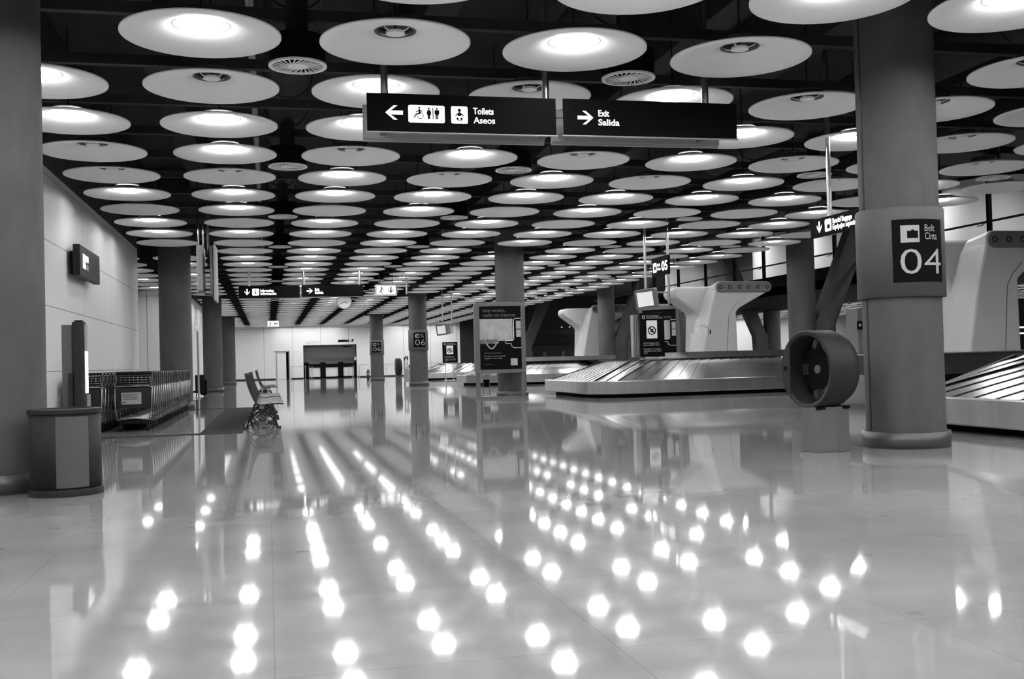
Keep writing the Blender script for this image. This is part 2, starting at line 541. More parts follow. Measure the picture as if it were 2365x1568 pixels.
# ------------------------------------------------------------------ services above the discs
def duct(x, z, rad, y0, y1, label, m=M_BEAM, ribs=True):
    t = thing('air_duct', label, 'duct', (x, y0, z))
    b = MB(); b.xf = T((0, 0, 0), (-PI / 2, 0, 0))
    prof = [(0.001, 0)]
    k = 0.0
    while k < y1 - y0:
        prof += [(rad, k), (rad, k + 1.85), (rad + 0.02, k + 1.85), (rad + 0.02, k + 1.9)]
        k += 1.9
    b.lathe(prof + [(0.001, k)], 24, False)
    b.build('duct_pipe', m, t)
duct(X0 + 0.5 * SX, 5.22, 0.33, 2, 80, 'long dark round air duct running above the leftmost vents')
duct(X0 + 2.5 * SX, 5.22, 0.33, 2, 80, 'long dark round air duct running above the second line of vents')
duct(X0 + 5.5 * SX, 5.22, 0.33, 2, 80, 'long dark round air duct running above the third line of vents')
duct(X0 + 7.5 * SX, 5.22, 0.33, 2, 80, 'long dark round air duct running above the rightmost vents')
tag(MB().tube([(-0.12, 2, 4.95), (-0.12, 60, 4.95)], 0.045, 10).build('white_pipe', M_GREYTX), 'thin white pipe running beside the leftmost air duct', 'pipe')
for r in range(-1, 40):
    y = Y0 + (r + 0.5) * SY
    b = MB()
    b.box(-3.3, 14.9, y - 0.05, y + 0.05, 4.62, 4.74)
    struct('ceiling_rail', b, M_BEAM)

# ------------------------------------------------------------------ concrete columns
def column(x, y, label, collar=None, skirt=True, rad=0.41, m=M_CONC):
    t = thing('concrete_column', label, 'column', (x, y, 0), 0, None)
    MB().cyl(rad, 0.16 if skirt else 0, 6.3, 48).build('shaft', m, t)
    if skirt:
        MB().lathe([(rad + 0.0, 0.0), (rad + 0.045, 0.0), (rad + 0.045, 0.17), (rad, 0.17)], 48, True, True).build('steel_skirt', M_SKIRT, t)
    b = MB()
    a = math.radians(178)
    b.xf = T((rad * math.cos(a), rad * math.sin(a), 0), (0, 0, a))
    b.box(-0.01, 0.004, -0.012, 0.012, 0.18, 6.2)
    b.build('joint_strip', M_DGREY, t)
    if collar:
        z0, z1, num, ang = collar
        rc = rad + 0.045
        MB().lathe([(rad + .001, z0), (rc, z0), (rc, z1 - 0.02), (rc - 0.012, z1), (rad + .001, z1)], 48, True, True).build('sign_collar', M_PANEL if num == '04' else M_GREYMET, t)
        # curved black number plate facing the camera side
        w = 0.58; zc = (z0 + z1) / 2; h = 0.66
        half = w / 2 / rc
        n = 14
        vs = []; fs = []
        for k in range(n + 1):
            a_ = ang - half + 2 * half * k / n
            for z in (zc - h / 2, zc + h / 2):
                vs.append(((rc + 0.003) * math.cos(a_), (rc + 0.003) * math.sin(a_), z))
        for k in range(n): fs.append((2 * k, 2 * k + 2, 2 * k + 3, 2 * k + 1))
        pl = MB().add(vs, fs, True).build('number_plate', M_SIGN, t)
        def wrap(o):
            for v in o.data.vertices:
                X, Z, D = v.co.x, v.co.y, v.co.z
                a_ = ang + X / rc
                rr = rc + 0.006 + D
                v.co = ((rr) * math.cos(a_), (rr) * math.sin(a_), zc + Z)
            o.rotation_euler = (0, 0, 0)
        def subdiv(o, cuts):
            bm = bmesh.new(); bm.from_mesh(o.data)
            for k in range(-8, 9):
                bmesh.ops.bisect_plane(bm, geom=bm.verts[:] + bm.edges[:] + bm.faces[:], plane_co=(k * 0.04, 0, 0), plane_no=(1, 0, 0))
            bm.to_mesh(o.data); bm.free()
        def piece(name, o, m_=None):
            subdiv(o, 0); wrap(o)
        for txt, sz, x_, z_, wd in ((num, 0.385, -0.215, -0.245, 0.47), ('Belt', 0.105, 0.045, 0.20, 0.125), ('Cinta', 0.105, 0.045, 0.115, 0.155)):
            o = text_mesh(txt, sz, M_GREYTX, 'lettering', pl, (0, 0, 0), (0, 0, 0), bold=-0.003 if sz > .2 else 0.0, width=wd, ext=0.0005)
            zs = [v.co.y for v in o.data.vertices]; xs = [v.co.x for v in o.data.vertices]
            for v in o.data.vertices:
                v.co.x += x_ - min(xs); v.co.y += z_ - (min(zs) if sz > .2 else 0)
            piece('lettering', o)
        # suitcase symbol: light square with a dark case in it
        def plate2(x0, x1, z0_, z1_, d, m_, nm):
            b = MB(); k = 6
            vs = []; fs = []
            for i in range(k + 1):
                for z in (z0_, z1_):
                    vs.append((x0 + (x1 - x0) * i / k, z, d))
            for i in range(k): fs.append((2 * i, 2 * i + 2, 2 * i + 3, 2 * i + 1))
            o = b.add(vs, fs).build(nm, m_, pl); wrap(o); return o
        plate2(-0.205, -0.015, 0.085, 0.265, 0.0, M_GREYTX, 'symbol')
        plate2(-0.14, -0.03, 0.13, 0.205, 0.002, M_SIGN, 'suitcase_symbol')
        plate2(-0.10, -0.07, 0.205, 0.218, 0.002, M_SIGN, 'suitcase_symbol')
    return t
def node(c, r): return X0 + c * SX, Y0 + r * SY
x, y = node(4, 1);   column(x, y, 'round concrete column with the 04 belt sign, nearest on the right', (1.60, 2.55, '04', math.radians(-96.5)))
x, y = node(4, 11);  column(x, y, 'round concrete column rising behind the summer advert panel')
x, y = node(4, 21);  column(x, y, 'concrete column with the larger of the two 06 signs', (1.60, 2.55, '06', math.radians(-89)))
x, y = node(4, 31);  column(x, y, 'farthest concrete column carrying a small 06 sign', (1.60, 2.55, '06', math.radians(-98)))
x, y = node(-1, 1);  column(x, y, 'dark concrete column at the left edge beside the round bin')
x, y = node(-1, 11); column(x, y, 'concrete column standing behind the rows of luggage trolleys')
x, y = node(-1, 21); column(x, y, 'concrete column behind the hanging edge-on screens, left side')
x, y = node(-1, 31); column(x, y, 'farthest left concrete column, close to the back wall')

# forked columns along the gallery: round shaft plus a flat leaning branch
def forked(x, y, sgn, label):
    t = thing('forked_column', label, 'column', (x, y, 0))
    MB().cyl(0.41, 0, 6.3, 36).build('shaft', M_CONC2, t)
    p = [(0.30 * sgn, 0.0), (0.92 * sgn, 0.0), (1.02 * sgn, 1.9), (1.95 * sgn, 4.0), (2.9 * sgn, 6.2), (2.2 * sgn, 6.2), (1.25 * sgn, 4.0), (0.42 * sgn, 2.05), (0.3 * sgn, 2.0)]
    MB().prism(p, -0.24, 0.24, 'y').build('leaning_branch', M_CONC2, t, bevel=0.06)
    MB().box(*(sorted((0.4 * sgn, 0.415 * sgn))), -0.02, 0.02, 0.1, 2).build('joint_strip', M_BLACK, t)
forked(15.79, 28.92, 1, 'dark forked column behind the round telephone pod')
forked(15.79, 47.72, 1, 'dark forked column between the two middle white air towers')
forked(15.79, 66.5, 1, 'distant forked column seen right of the summer advert panel')
forked(24.4, 47.72, -1, 'dark forked column beyond the gallery, framed under the nozzle arm')

# ------------------------------------------------------------------ hanging direction signs
def pict(mb, pts, d=0.003): return mb.prism(pts, -d, 0.0, 'y')
def rrect(x0, x1, z0, z1, r, n=4):
    p = []
    for cx, cz, st in ((x1 - r, z1 - r, 0), (x0 + r, z1 - r, 1), (x0 + r, z0 + r, 2), (x1 - r, z0 + r, 3)):
        for k in range(n + 1):
            t = (st + k / n) * PI / 2
            p.append((cx + r * math.cos(t), cz + r * math.sin(t)))
    return p
def symbol(name, pts_list, m, parent, y=0.0, d=0.003):
    b = MB()
    for p in pts_list: b.prism(p, -d, 0.0, 'y')
    return b.build(name, m, parent, loc=(0, y, 0))
def strip(p0, p1, w):
    (x0, z0), (x1, z1) = p0, p1
    dx, dz = x1 - x0, z1 - z0
    l = math.hypot(dx, dz); nx, nz = -dz / l * w / 2, dx / l * w / 2
    return [(x0 + nx, z0 + nz), (x0 - nx, z0 - nz), (x1 - nx, z1 - nz), (x1 + nx, z1 + nz)]
def man(cx, z0, h, skirt=False):
    s = h / 10.0
    out = [circ(cx, z0 + 9.1 * s, 0.85 * s, 12)]
    if skirt:
        out.append([(cx - 1.2 * s, z0 + 7.9 * s), (cx - 2.2 * s, z0 + 4.7 * s), (cx - 1.5 * s, z0 + 4.3 * s), (cx - 1.9 * s, z0 + 3.2 * s), (cx - 1.0 * s, z0 + 3.2 * s), (cx - 1.0 * s, z0), (cx + 1.0 * s, z0), (cx + 1.0 * s, z0 + 3.2 * s), (cx + 1.9 * s, z0 + 3.2 * s), (cx + 1.5 * s, z0 + 4.3 * s), (cx + 2.2 * s, z0 + 4.7 * s), (cx + 1.2 * s, z0 + 7.9 * s)])
    else:
        out.append([(cx - 2.0 * s, z0 + 7.9 * s), (cx - 2.1 * s, z0 + 4.2 * s), (cx - 1.4 * s, z0 + 4.2 * s), (cx - 1.2 * s, z0), (cx - 0.15 * s, z0), (cx - 0.15 * s, z0 + 3.5 * s), (cx + 0.15 * s, z0 + 3.5 * s), (cx + 0.15 * s, z0), (cx + 1.2 * s, z0), (cx + 1.4 * s, z0 + 4.2 * s), (cx + 2.1 * s, z0 + 4.2 * s), (cx + 2.0 * s, z0 + 7.9 * s)])
    return out
def hanging_sign(x0, x1, y, z0, z1, label, rods, gap=0.55, rz=0.0):
    """two black faced boards back to back on a steel frame; origin at the lower left front corner"""
    w, h = x1 - x0, z1 - z0
    t = thing('hanging_sign', label, 'sign', (x0, y, z0), rz)
    front = MB().box(0, w, 0, 0.028, 0, h).build('front_board', M_SIGN, t)
    MB().box(-0.012, w + 0.012, -0.004, 0.032, -0.012, -0.001).build('edge_trim', M_GREYTX, t)
    b = MB().box(0, w, 0, 0.028, 0, h)
    b.build('rear_board', M_GREYTX, t, loc=(0, gap - 0.028, 0))
    MB().box(0.0, w, 0, 0.03, 0.03, 0.09).build('frame_rail', M_GREYTX, t, loc=(0, gap - 0.06, 0))
    MB().box(0.0, w, 0, 0.03, h - 0.09, h - 0.03).build('frame_rail', M_GREYTX, t, loc=(0, gap - 0.06, 0))
    MB().box(0.0, w, 0, 0.03, 0.03, 0.09).build('frame_rail', M_GREYTX, t, loc=(0, 0.03, 0))
    for rx in rods:
        MB().cyl(0.042, 0.05, 6.28 - z0, 20).build('hanging_pole', M_STEEL, t, loc=(rx - x0, gap / 2, 0))
        MB().box(-0.03, 0.03, 0.03, gap - 0.03, 0.06, 0.12).build('cross_bar', M_GREYMET, t, loc=(rx - x0, 0, 0))
    return t, front

# toilets sign
SZ0, SZ1 = 3.487, 3.89
t, fb = hanging_sign(1.066, 3.125, 11.0, SZ0, SZ1, 'large black hanging sign reading Toilets Aseos with a left arrow', (1.283, 3.15 - 0.06))
symbol('arrow', [arrow_pts(0.285, 0.20, 0.185, PI)], M_TEXT, fb)
symbol('symbol_panel', [rrect(0.435, 0.825, 0.10, 0.285, 0.018)], M_TEXT, fb)
symbol('symbol_panel', [rrect(0.895, 1.075, 0.10, 0.285, 0.018)], M_TEXT, fb)
# wheelchair
wc = []
wc.append(circ(0.552, 0.258, 0.0105, 12))
wc.append([(0.543, 0.243), (0.563, 0.243), (0.568, 0.195), (0.544, 0.195)])
wc.append(strip((0.556, 0.228), (0.592, 0.222), 0.009))
wc.append(strip((0.545, 0.228), (0.512, 0.210), 0.009))
wc.append(strip((0.566, 0.198), (0.520, 0.190), 0.014))
wc.append(strip((0.522, 0.194), (0.500, 0.158), 0.012))
wc.append(strip((0.508, 0.158), (0.494, 0.158), 0.010))
n = 24
for k in range(n):
    a0, a1 = math.radians(150) + k / n * 1.85 * PI * 0.92, math.radians(150) + (k + 1) / n * 1.85 * PI * 0.92
    wc.append([(0.560 + 0.037 * math.cos(a0), 0.176 + 0.037 * math.sin(a0)), (0.560 + 0.037 * math.cos(a1), 0.176 + 0.037 * math.sin(a1)), (0.560 + 0.030 * math.cos(a1), 0.176 + 0.030 * math.sin(a1)), (0.560 + 0.030 * math.cos(a0), 0.176 + 0.030 * math.sin(a0))])
symbol('wheelchair_symbol', wc, M_SIGN, fb, y=-0.003)
symbol('woman_symbol', man(0.655, 0.140, 0.122, True), M_SIGN, fb, y=-0.003)
symbol('divider_bar', [[(0.694, 0.138), (0.703, 0.138), (0.703, 0.262), (0.694, 0.262)]], M_SIGN, fb, y=-0.003)
symbol('man_symbol', man(0.741, 0.140, 0.122), M_SIGN, fb, y=-0.003)
cx = 0.985
symbol('baby_symbol', [circ(cx, 0.242, 0.018, 14),
    [(cx - 0.006, 0.222), (cx + 0.006, 0.222), (cx + 0.048, 0.186), (cx + 0.042, 0.178), (cx + 0.020, 0.194), (cx + 0.018, 0.180), (cx - 0.018, 0.180), (cx - 0.020, 0.194), (cx - 0.042, 0.178), (cx - 0.048, 0.186)],
    [(cx - 0.034, 0.160), (cx - 0.020, 0.166), (cx - 0.006, 0.148), (cx - 0.014, 0.140), (cx - 0.004, 0.132), (cx - 0.012, 0.124), (cx - 0.030, 0.142)],
    [(cx + 0.034, 0.160), (cx + 0.020, 0.166), (cx + 0.006, 0.148), (cx + 0.014, 0.140), (cx + 0.004, 0.132), (cx + 0.012, 0.124), (cx + 0.030, 0.142)]], M_SIGN, fb, y=-0.003)
text_mesh('Toilets', 0.098, M_TEXT, 'lettering', fb, (1.135, -0.001, 0.207), bold=0.0016, width=0.225)
text_mesh('Aseos', 0.098, M_TEXT, 'lettering', fb, (1.140, -0.001, 0.108), bold=0.001, width=0.235)

# exit sign
t, fb = hanging_sign(3.212, 5.265, 11.0, 3.495, 3.895, 'large black hanging sign reading Exit Salida with a right arrow', (5.006,))
symbol('arrow', [arrow_pts(0.25, 0.195, 0.180, 0)], M_TEXT, fb)
text_mesh('Exit', 0.098, M_TEXT, 'lettering', fb, (0.395, -0.001, 0.215), bold=0.0016, width=0.125)
text_mesh('Salida', 0.098, M_TEXT, 'lettering', fb, (0.395, -0.001, 0.115), bold=0.0016, width=0.245)

# far pair over the hall: Informacion / Exit
def far_sign(x0, x1, y, z0, z1, label, rods, kind):
    t, fb = hanging_sign(x0, x1, y, z0, z1, label, rods, 0.4)
    if kind == 'info':
        symbol('arrow', [arrow_pts(0.26, 0.20, 0.20, -PI / 2)], M_TEXT, fb)
        symbol('symbol_panel', [rrect(0.42, 0.64, 0.09, 0.31, 0.03)], M_TEXT, fb)
        symbol('letter_symbol', [circ(0.53, 0.26, 0.018, 10), [(0.515, 0.13), (0.545, 0.13), (0.545, 0.225), (0.515, 0.225)]], M_SIGN, fb, y=-0.003)
        text_mesh('Information', 0.12, M_TEXT, 'lettering', fb, (0.68, -0.001, 0.205), bold=0.004, width=0.42)
        text_mesh('Información', 0.12, M_TEXT, 'lettering', fb, (0.68, -0.001, 0.105), bold=0.004, width=0.50)
    else:
        symbol('arrow', [arrow_pts(0.26, 0.20, 0.20, 0)], M_TEXT, fb)
        text_mesh('Exit', 0.12, M_TEXT, 'lettering', fb, (0.42, -0.001, 0.205), bold=0.004, width=0.15)
        text_mesh('Salida', 0.12, M_TEXT, 'lettering', fb, (0.42, -0.001, 0.105), bold=0.004, width=0.28)
    return t
far_sign(-0.88, 1.06, 35.0, 3.27, 3.67, 'distant black hanging sign reading Information with a down arrow', (-0.55,), 'info')
far_sign(1.12, 3.13, 35.0, 3.29, 3.68, 'distant black hanging sign reading Exit Salida, above the clock', (1.2, 3.02), 'exit')
t = thing('wall_clock', 'round white clock hanging under the distant Exit sign', 'clock', (2.50, 35.12, 3.13))
b = MB(); b.xf = T((0, 0, 0), (PI / 2, 0, 0)); b.cyl(0.245, -0.04, 0.04, 40); b.build('dial', M_WHITE, t)
b = MB(); b.xf = T((0, -0.045, 0), (PI / 2, 0, 0)); b.lathe([(0.235, 0), (0.25, 0), (0.25, 0.02), (0.235, 0.02)], 40, False, True); b.build('rim', M_GREYMET, t)
symbol('hour_hand', [strip((0, 0), (0.10, -0.05), 0.018)], M_BLACK, t, y=-0.046)
symbol('minute_hand', [strip((0, 0.0), (-0.17, -0.09), 0.013)], M_BLACK, t, y=-0.05)
symbol('hour_marks', [strip((0.19 * math.cos(a * PI / 6), 0.19 * math.sin(a * PI / 6)), (0.215 * math.cos(a * PI / 6), 0.215 * math.sin(a * PI / 6)), 0.012) for a in range(12)], M_BLACK, t, y=-0.043)
MB().cyl(0.02, 0.2, 0.6, 8).build('stem', M_STEEL, t)

def exit_box(loc, w, h, label, rod=None, arrow=-PI / 2):
    t = thing('exit_sign', label, 'sign', loc)
    MB().rbox(-w / 2, w / 2, 0, 0.08, 0, h, 0.015, 'y').build('case', M_WHITE, t)
    f = MB().box(-w / 2 + 0.05, w / 2 - 0.05, -0.004, 0, 0.05, h - 0.05).build('lit_face', M_LIT, t)
    k = h - 0.14
    symbol('figure_symbol', [circ(-w * 0.2, 0.07 + k * 0.88, k * 0.1, 10), strip((-w * 0.2, 0.07 + k * .8), (-w * 0.24, 0.07 + k * .4), k * .16), strip((-w * .24, .07 + k * .42), (-w * .17, .07), k * .12), strip((-w * .24, .07 + k * .42), (-w * .34, .09), k * .12), strip((-w * .2, .07 + k * .7), (-w * .10, .07 + k * .5), k * .1)], M_GREYMET, f, y=-0.005)
    symbol('arrow', [arrow_pts(w * 0.22, h / 2, k * 0.9, arrow)], M_GREYMET, f, y=-0.005)
    for rx in (-w * .3, w * .3): MB().cyl(0.008, h * 0.5, 6.3 - loc[2], 8).build('hanging_rod', M_DGREY, t, loc=(rx, 0.04, 0))
    return t
exit_box((4.0, 36.0, 3.37), 0.74, 0.39, 'glowing emergency exit box to the right of the distant hanging signs')
exit_box((0.36, 70.0, 3.60), 0.79, 0.44, 'small glowing emergency exit box high before the back wall', arrow=PI)
tag(MB().cyl(0.035, 3.55, 6.28, 10, 4.98, 38.1).build('hanging_pole', M_STEEL), 'thin steel pole hanging beside the exit box near the 06 column', 'pole')

# sign on the left wall
t = thing('wall_sign', 'dark box sign with white toilet symbols on the left cladding wall', 'sign', (XL, 20.6, 2.78))
MB().box(0, 0.10, -0.65, 1.0, 0, 0.42).build('backing', M_DGREY, t)
wf = MB().box(0.10, 0.22, -1.0, 1.2, -0.05, 0.50).build('sign_box', M_DGREY, t, bevel=0.01)
b = MB().box(0.221, 0.224, -0.72, -0.42, 0.10, 0.36); b.build('symbol_panel', M_TEXT, wf)
for dy, nm in ((-0.65, 'woman_symbol'), (-0.55, 'man_symbol')):
    MB().box(0.2245, 0.226, dy, dy + 0.05, 0.16, 0.28).build(nm, M_DGREY, wf)
b = MB().box(0.221, 0.224, -0.38, -0.14, 0.24, 0.35); b.build('text_line', M_TEXT, wf)
b = MB().box(0.221, 0.224, -0.36, -0.14, 0.10, 0.19); b.build('text_line', M_GREYTX, wf)

# special baggage sign hanging side-on near the 04 column
def side_sign(x, y0, y1, z0, z1, label, rod_y, kind):
    """black board lying in a plane of constant x, face towards the hall (-x)"""
    t = thing('hanging_sign', label, 'sign', (x, y1, z0), -PI / 2)
    w, h = y1 - y0, z1 - z0
    fb = MB().box(0, w, 0, 0.06, 0, h).build('front_board', M_SIGN, t)
    if kind == 'special':
        symbol('arrow', [arrow_pts(0.26, 0.14, 0.17, -PI / 2)], M_TEXT, fb)
        symbol('symbol_panel', [rrect(0.42, 0.60, 0.05, 0.23, 0.025)], M_TEXT, fb)
        symbol('suitcase_symbol', [[(0.49, 0.09), (0.56, 0.09), (0.56, 0.15), (0.49, 0.15)]], M_SIGN, fb, y=-0.003)
        text_mesh('Special Baggage', 0.10, M_TEXT, 'lettering', fb, (0.63, -0.001, 0.15), bold=0.003, width=0.52)
        text_mesh('Equipajes especiales', 0.10, M_TEXT, 'lettering', fb, (0.63, -0.001, 0.06), bold=0.003, width=0.70)
    else:
        symbol('symbol_panel', [rrect(0.10, 0.34, 0.10, 0.34, 0.03)], M_TEXT, fb)
        symbol('suitcase_symbol', [[(0.19, 0.16), (0.30, 0.16), (0.30, 0.25), (0.19, 0.25)]], M_SIGN, fb, y=-0.003)
        text_mesh('Belt', 0.10, M_TEXT, 'lettering', fb, (0.38, -0.001, 0.24), bold=0.003, width=0.2)
        text_mesh('Cinta', 0.10, M_TEXT, 'lettering', fb, (0.38, -0.001, 0.14), bold=0.003, width=0.24)
        text_mesh('05', 0.33, M_TEXT, 'lettering', fb, (0.68, -0.001, 0.11), bold=0.008, width=0.40)
    if rod_y is not None:
        MB().cyl(0.035, h * 0.5, 6.28 - z0, 12).build('hanging_pole', M_STEEL, t, loc=(y1 - rod_y, 0.09, 0))
    return t
side_sign(8.0, 12.9, 14.31, 2.75, 3.02, 'black hanging sign reading Special Baggage, half behind the 04 column', 13.9, 'special')

# screens seen edge-on, hanging at the left
def edge_screens():
    t = thing('hanging_screen', 'pair of slim display panels seen edge-on, hanging from steel poles at the left', 'screen', (-1.40, 24.0, 0))
    for x, y in ((-0.045, 0.0), (0.055, 0.0)):
        MB().cyl(0.02, 3.70, 6.28, 10).build('hanging_pole', M_CHROME, t, loc=(x, y, 0))
    MB().rbox(-0.06, 0.07, -0.5, 0.5, 2.72, 3.70, 0.02, 'z').build('screen_case', M_GREYTX, t)
    MB().cyl(0.025, 3.3, 6.28, 10).build('hanging_pole', M_GREYMET, t, loc=(0.16, 0.0, 0))
    for z in (3.22, 2.74):
        MB().box(0.07, 0.30, -0.03, 0.03, z, z + 0.05).build('bracket', M_GREYMET, t)
        MB().box(0.07, 0.30, -0.03, 0.03, z - 0.09, z - 0.06).build('bracket', M_GREYMET, t)
    MB().rbox(0.22, 0.28, -0.6, 0.5, 2.62, 3.66, 0.02, 'z').build('screen_case', M_GREYMET, t)
    MB().rbox(0.29, 0.34, -0.6, 0.5, 2.50, 3.70, 0.02, 'z').build('screen_case', M_GREYTX, t)
edge_screens()

# belt 05 sign, monitor and its poles
t = side_sign(9.55, 24.0, 25.1, 3.05, 3.52, 'small black hanging sign reading Belt Cinta 05 above a monitor', None, '05')
def monitor_rig(x, y, k, label, second_pole):
    t = thing('hanging_monitor', label, 'monitor', (x, y, 0))
    MB().cyl(0.035 * k, 2.72, 4.88, 12).build('hanging_pole', M_STEEL, t)
    MB().cyl(0.035 * k, 2.40, 6.28, 12).build('hanging_pole', M_STEEL, t, loc=(second_pole, 0, 0))
    b = MB()
    b.box(0.05, second_pole + 0.03, -0.02, 0.02, 2.66, 2.70)
    b.box(0.05, second_pole + 0.03, -0.02, 0.02, 2.34, 2.38)
    b.box(second_pole - 0.01, second_pole + 0.03, -0.02, 0.02, 2.34, 2.70)
    b.box(0.25, 0.29, -0.02, 0.02, 2.34, 2.70)
    b.build('bracket', M_GREYTX, t)
    b = MB(); b.xf = T((0.02, 0, 2.52), (0.10, -0.10, -0.55))
    b.rbox(-0.26, 0.26, -0.22, 0.22, -0.25, 0.25, 0.03, 'y')
    case = b.build('monitor_case', M_GREYMET, t)
    b = MB(); b.xf = T((0.02, 0, 2.52), (0.10, -0.10, -0.55))
    b.box(-0.20, 0.20, -0.226, -0.219, -0.18, 0.18)
    b.build('screen', M_DIMLIT, case)
monitor_rig(9.45, 25.3, 1.0, 'boxy grey monitor hung from two poles over the carousel', 0.62)
monitor_rig(7.75, 47.0, 0.8, 'tiny hanging monitor in front of the bright back wall', 0.42)

# ------------------------------------------------------------------ baggage carousels
def offset_octagon(x0, x1, y0, y1, cut, d):
    k = math.tan(PI / 8)
    X0_, X1_, Y0_, Y1_ = x0 + d, x1 - d, y0 + d, y1 - d
    c = max(0.05, cut - d * (2 - math.sqrt(2)))
    return [(X0_ + c, Y0_), (X1_ - c, Y0_), (X1_, Y0_ + c), (X1_, Y1_ - c), (X1_ - c, Y1_), (X0_ + c, Y1_), (X0_, Y1_ - c), (X0_, Y0_ + c)]
def wall_ring(mb, p, q, z0, z1):
    """closed band between outline p at z0 and outline q at z1"""
    n = len(p)
    v = [(a, b_, z0) for a, b_ in p] + [(a, b_, z1) for a, b_ in q]
    return mb.add(v, [(i, (i + 1) % n, n + (i + 1) % n, n + i) for i in range(n)])
def carousel(x0, x1, y0, y1, cut, label, band_z=1.12, slope=1.45, top_z=0.93):
    t = thing('baggage_carousel', label, 'baggage carousel', (x0, y0, 0))
    off = T((-x0, -y0, 0))
    o = lambda d: offset_octagon(x0, x1, y0, y1, cut, d)
    b = MB(); b.xf = off; wall_ring(b, o(0.30), o(0.30), 0.0, 0.10); b.build('kick_base', M_BLACK, t)
    b = MB(); b.xf = off
    wall_ring(b, o(0.30), o(0.02), 0.10, 0.10); wall_ring(b, o(0.02), o(0.0), 0.10, 0.12); wall_ring(b, o(0.0), o(0.0), 0.12, 0.42)
    wall_ring(b, o(0.0), o(0.02), 0.42, 0.435); wall_ring(b, o(0.02), o(0.12), 0.435, 0.435); wall_ring(b, o(0.12), o(0.12), 0.435, 0.38)
    b.build('outer_fascia', M_STEEL, t)
    # overlapping sloping plates
    A, B = o(0.12), o(slope)
    b = MB(); b.xf = off
    n = len(A)
    per = []
    for i in range(n):
        a0, a1, b0, b1 = Vector(A[i]), Vector(A[(i + 1) % n]), Vector(B[i]), Vector(B[(i + 1) % n])
        L = (a1 - a0).length
        m = max(2, round(L / 0.42))
        for k in range(m):
            per.append((a0.lerp(a1, k / m), b0.lerp(b1, k / m)))
    N = len(per)
    for i in range(N):
        (pa, pb), (qa, qb) = per[i], per[(i + 1) % N]
        # skewed plate: inner end shifted along the belt, one edge lifted over its neighbour
        sh = 2 if N > 30 else 1
        ia, ib = per[(i + sh) % N][1], per[(i + 1 + sh) % N][1]
        lift = 0.016
        ea = (qa - pa) * 0.12
        v = [(pa.x, pa.y, 0.405), (qa.x + ea.x, qa.y + ea.y, 0.405 + lift), (ib.x + ea.x, ib.y + ea.y, top_z + lift), (ia.x, ia.y, top_z)]
        v2 = [(p[0], p[1], p[2] - 0.006) for p in v]
        b.add(v + v2, [(0, 1, 2, 3), (7, 6, 5, 4), (1, 5, 6, 2), (0, 3, 7, 4), (0, 4, 5, 1), (3, 2, 6, 7)])
    b.build('belt_plates', M_PLATE, t)
    b = MB(); b.xf = off
    wall_ring(b, o(slope - 0.02), o(slope - 0.02), top_z - 0.03, top_z + 0.02)
    v = [(p[0], p[1], top_z + 0.02) for p in o(slope - 0.02)]
    b.add(v, [tuple(range(8))])
    b.build('island_deck', M_DGREY, t)
    return t
carousel(8.0, 15.3, 25.4, 30.7, 0.55, 'long steel baggage carousel in the middle, its near corner facing us')
carousel(8.25, 15.3, 42.6, 48.2, 1.6, 'second baggage carousel farther back behind the summer advert')
carousel(8.6, 22.0, 59.5, 65.0, 1.8, 'farthest baggage carousel just right of the 06 columns')
carousel(8.2, 15.3, 5.6, 13.6, 1.0, 'nearest baggage carousel, cut off by the right edge')
def housing(x0, x1, y0, y1, z0, z1, label, m, skew=0.0):
    t = thing('conveyor_housing', label, 'conveyor', (x0, y0, 0))
    w, d = x1 - x0, y1 - y0
    MB().prism([(0, 0), (w, 0), (w, d), (-skew, d)], z0, z1, 'z').build('side_panel', m, t)
    MB().box(-0.02, w + 0.02, -0.02, d + 0.02, z1, z1 + 0.02).build('top_rim', M_STEEL, t)
    MB().box(0.3 if (z0 > .8 or w < 5) else 3, w - 0.3, 0.3, d - 0.3, 0.0 if z0 < 0.8 else z0 - 0.015, z0).build('plinth', M_BLACK, t)
    return t
housing(11.2, 14.9, 26.9, 30.3, 0.97, 1.12, 'steel sided conveyor island on the middle carousel', M_STEEL)
housing(9.6, 14.9, 43.9, 46.9, 0.97, 1.13, 'steel sided conveyor island on the second carousel', M_STEEL)
housing(10.15, 20.0, 15.3, 18.8, 0.62, 0.96, 'dark sided conveyor housing behind the 04 column', M_DGREY)

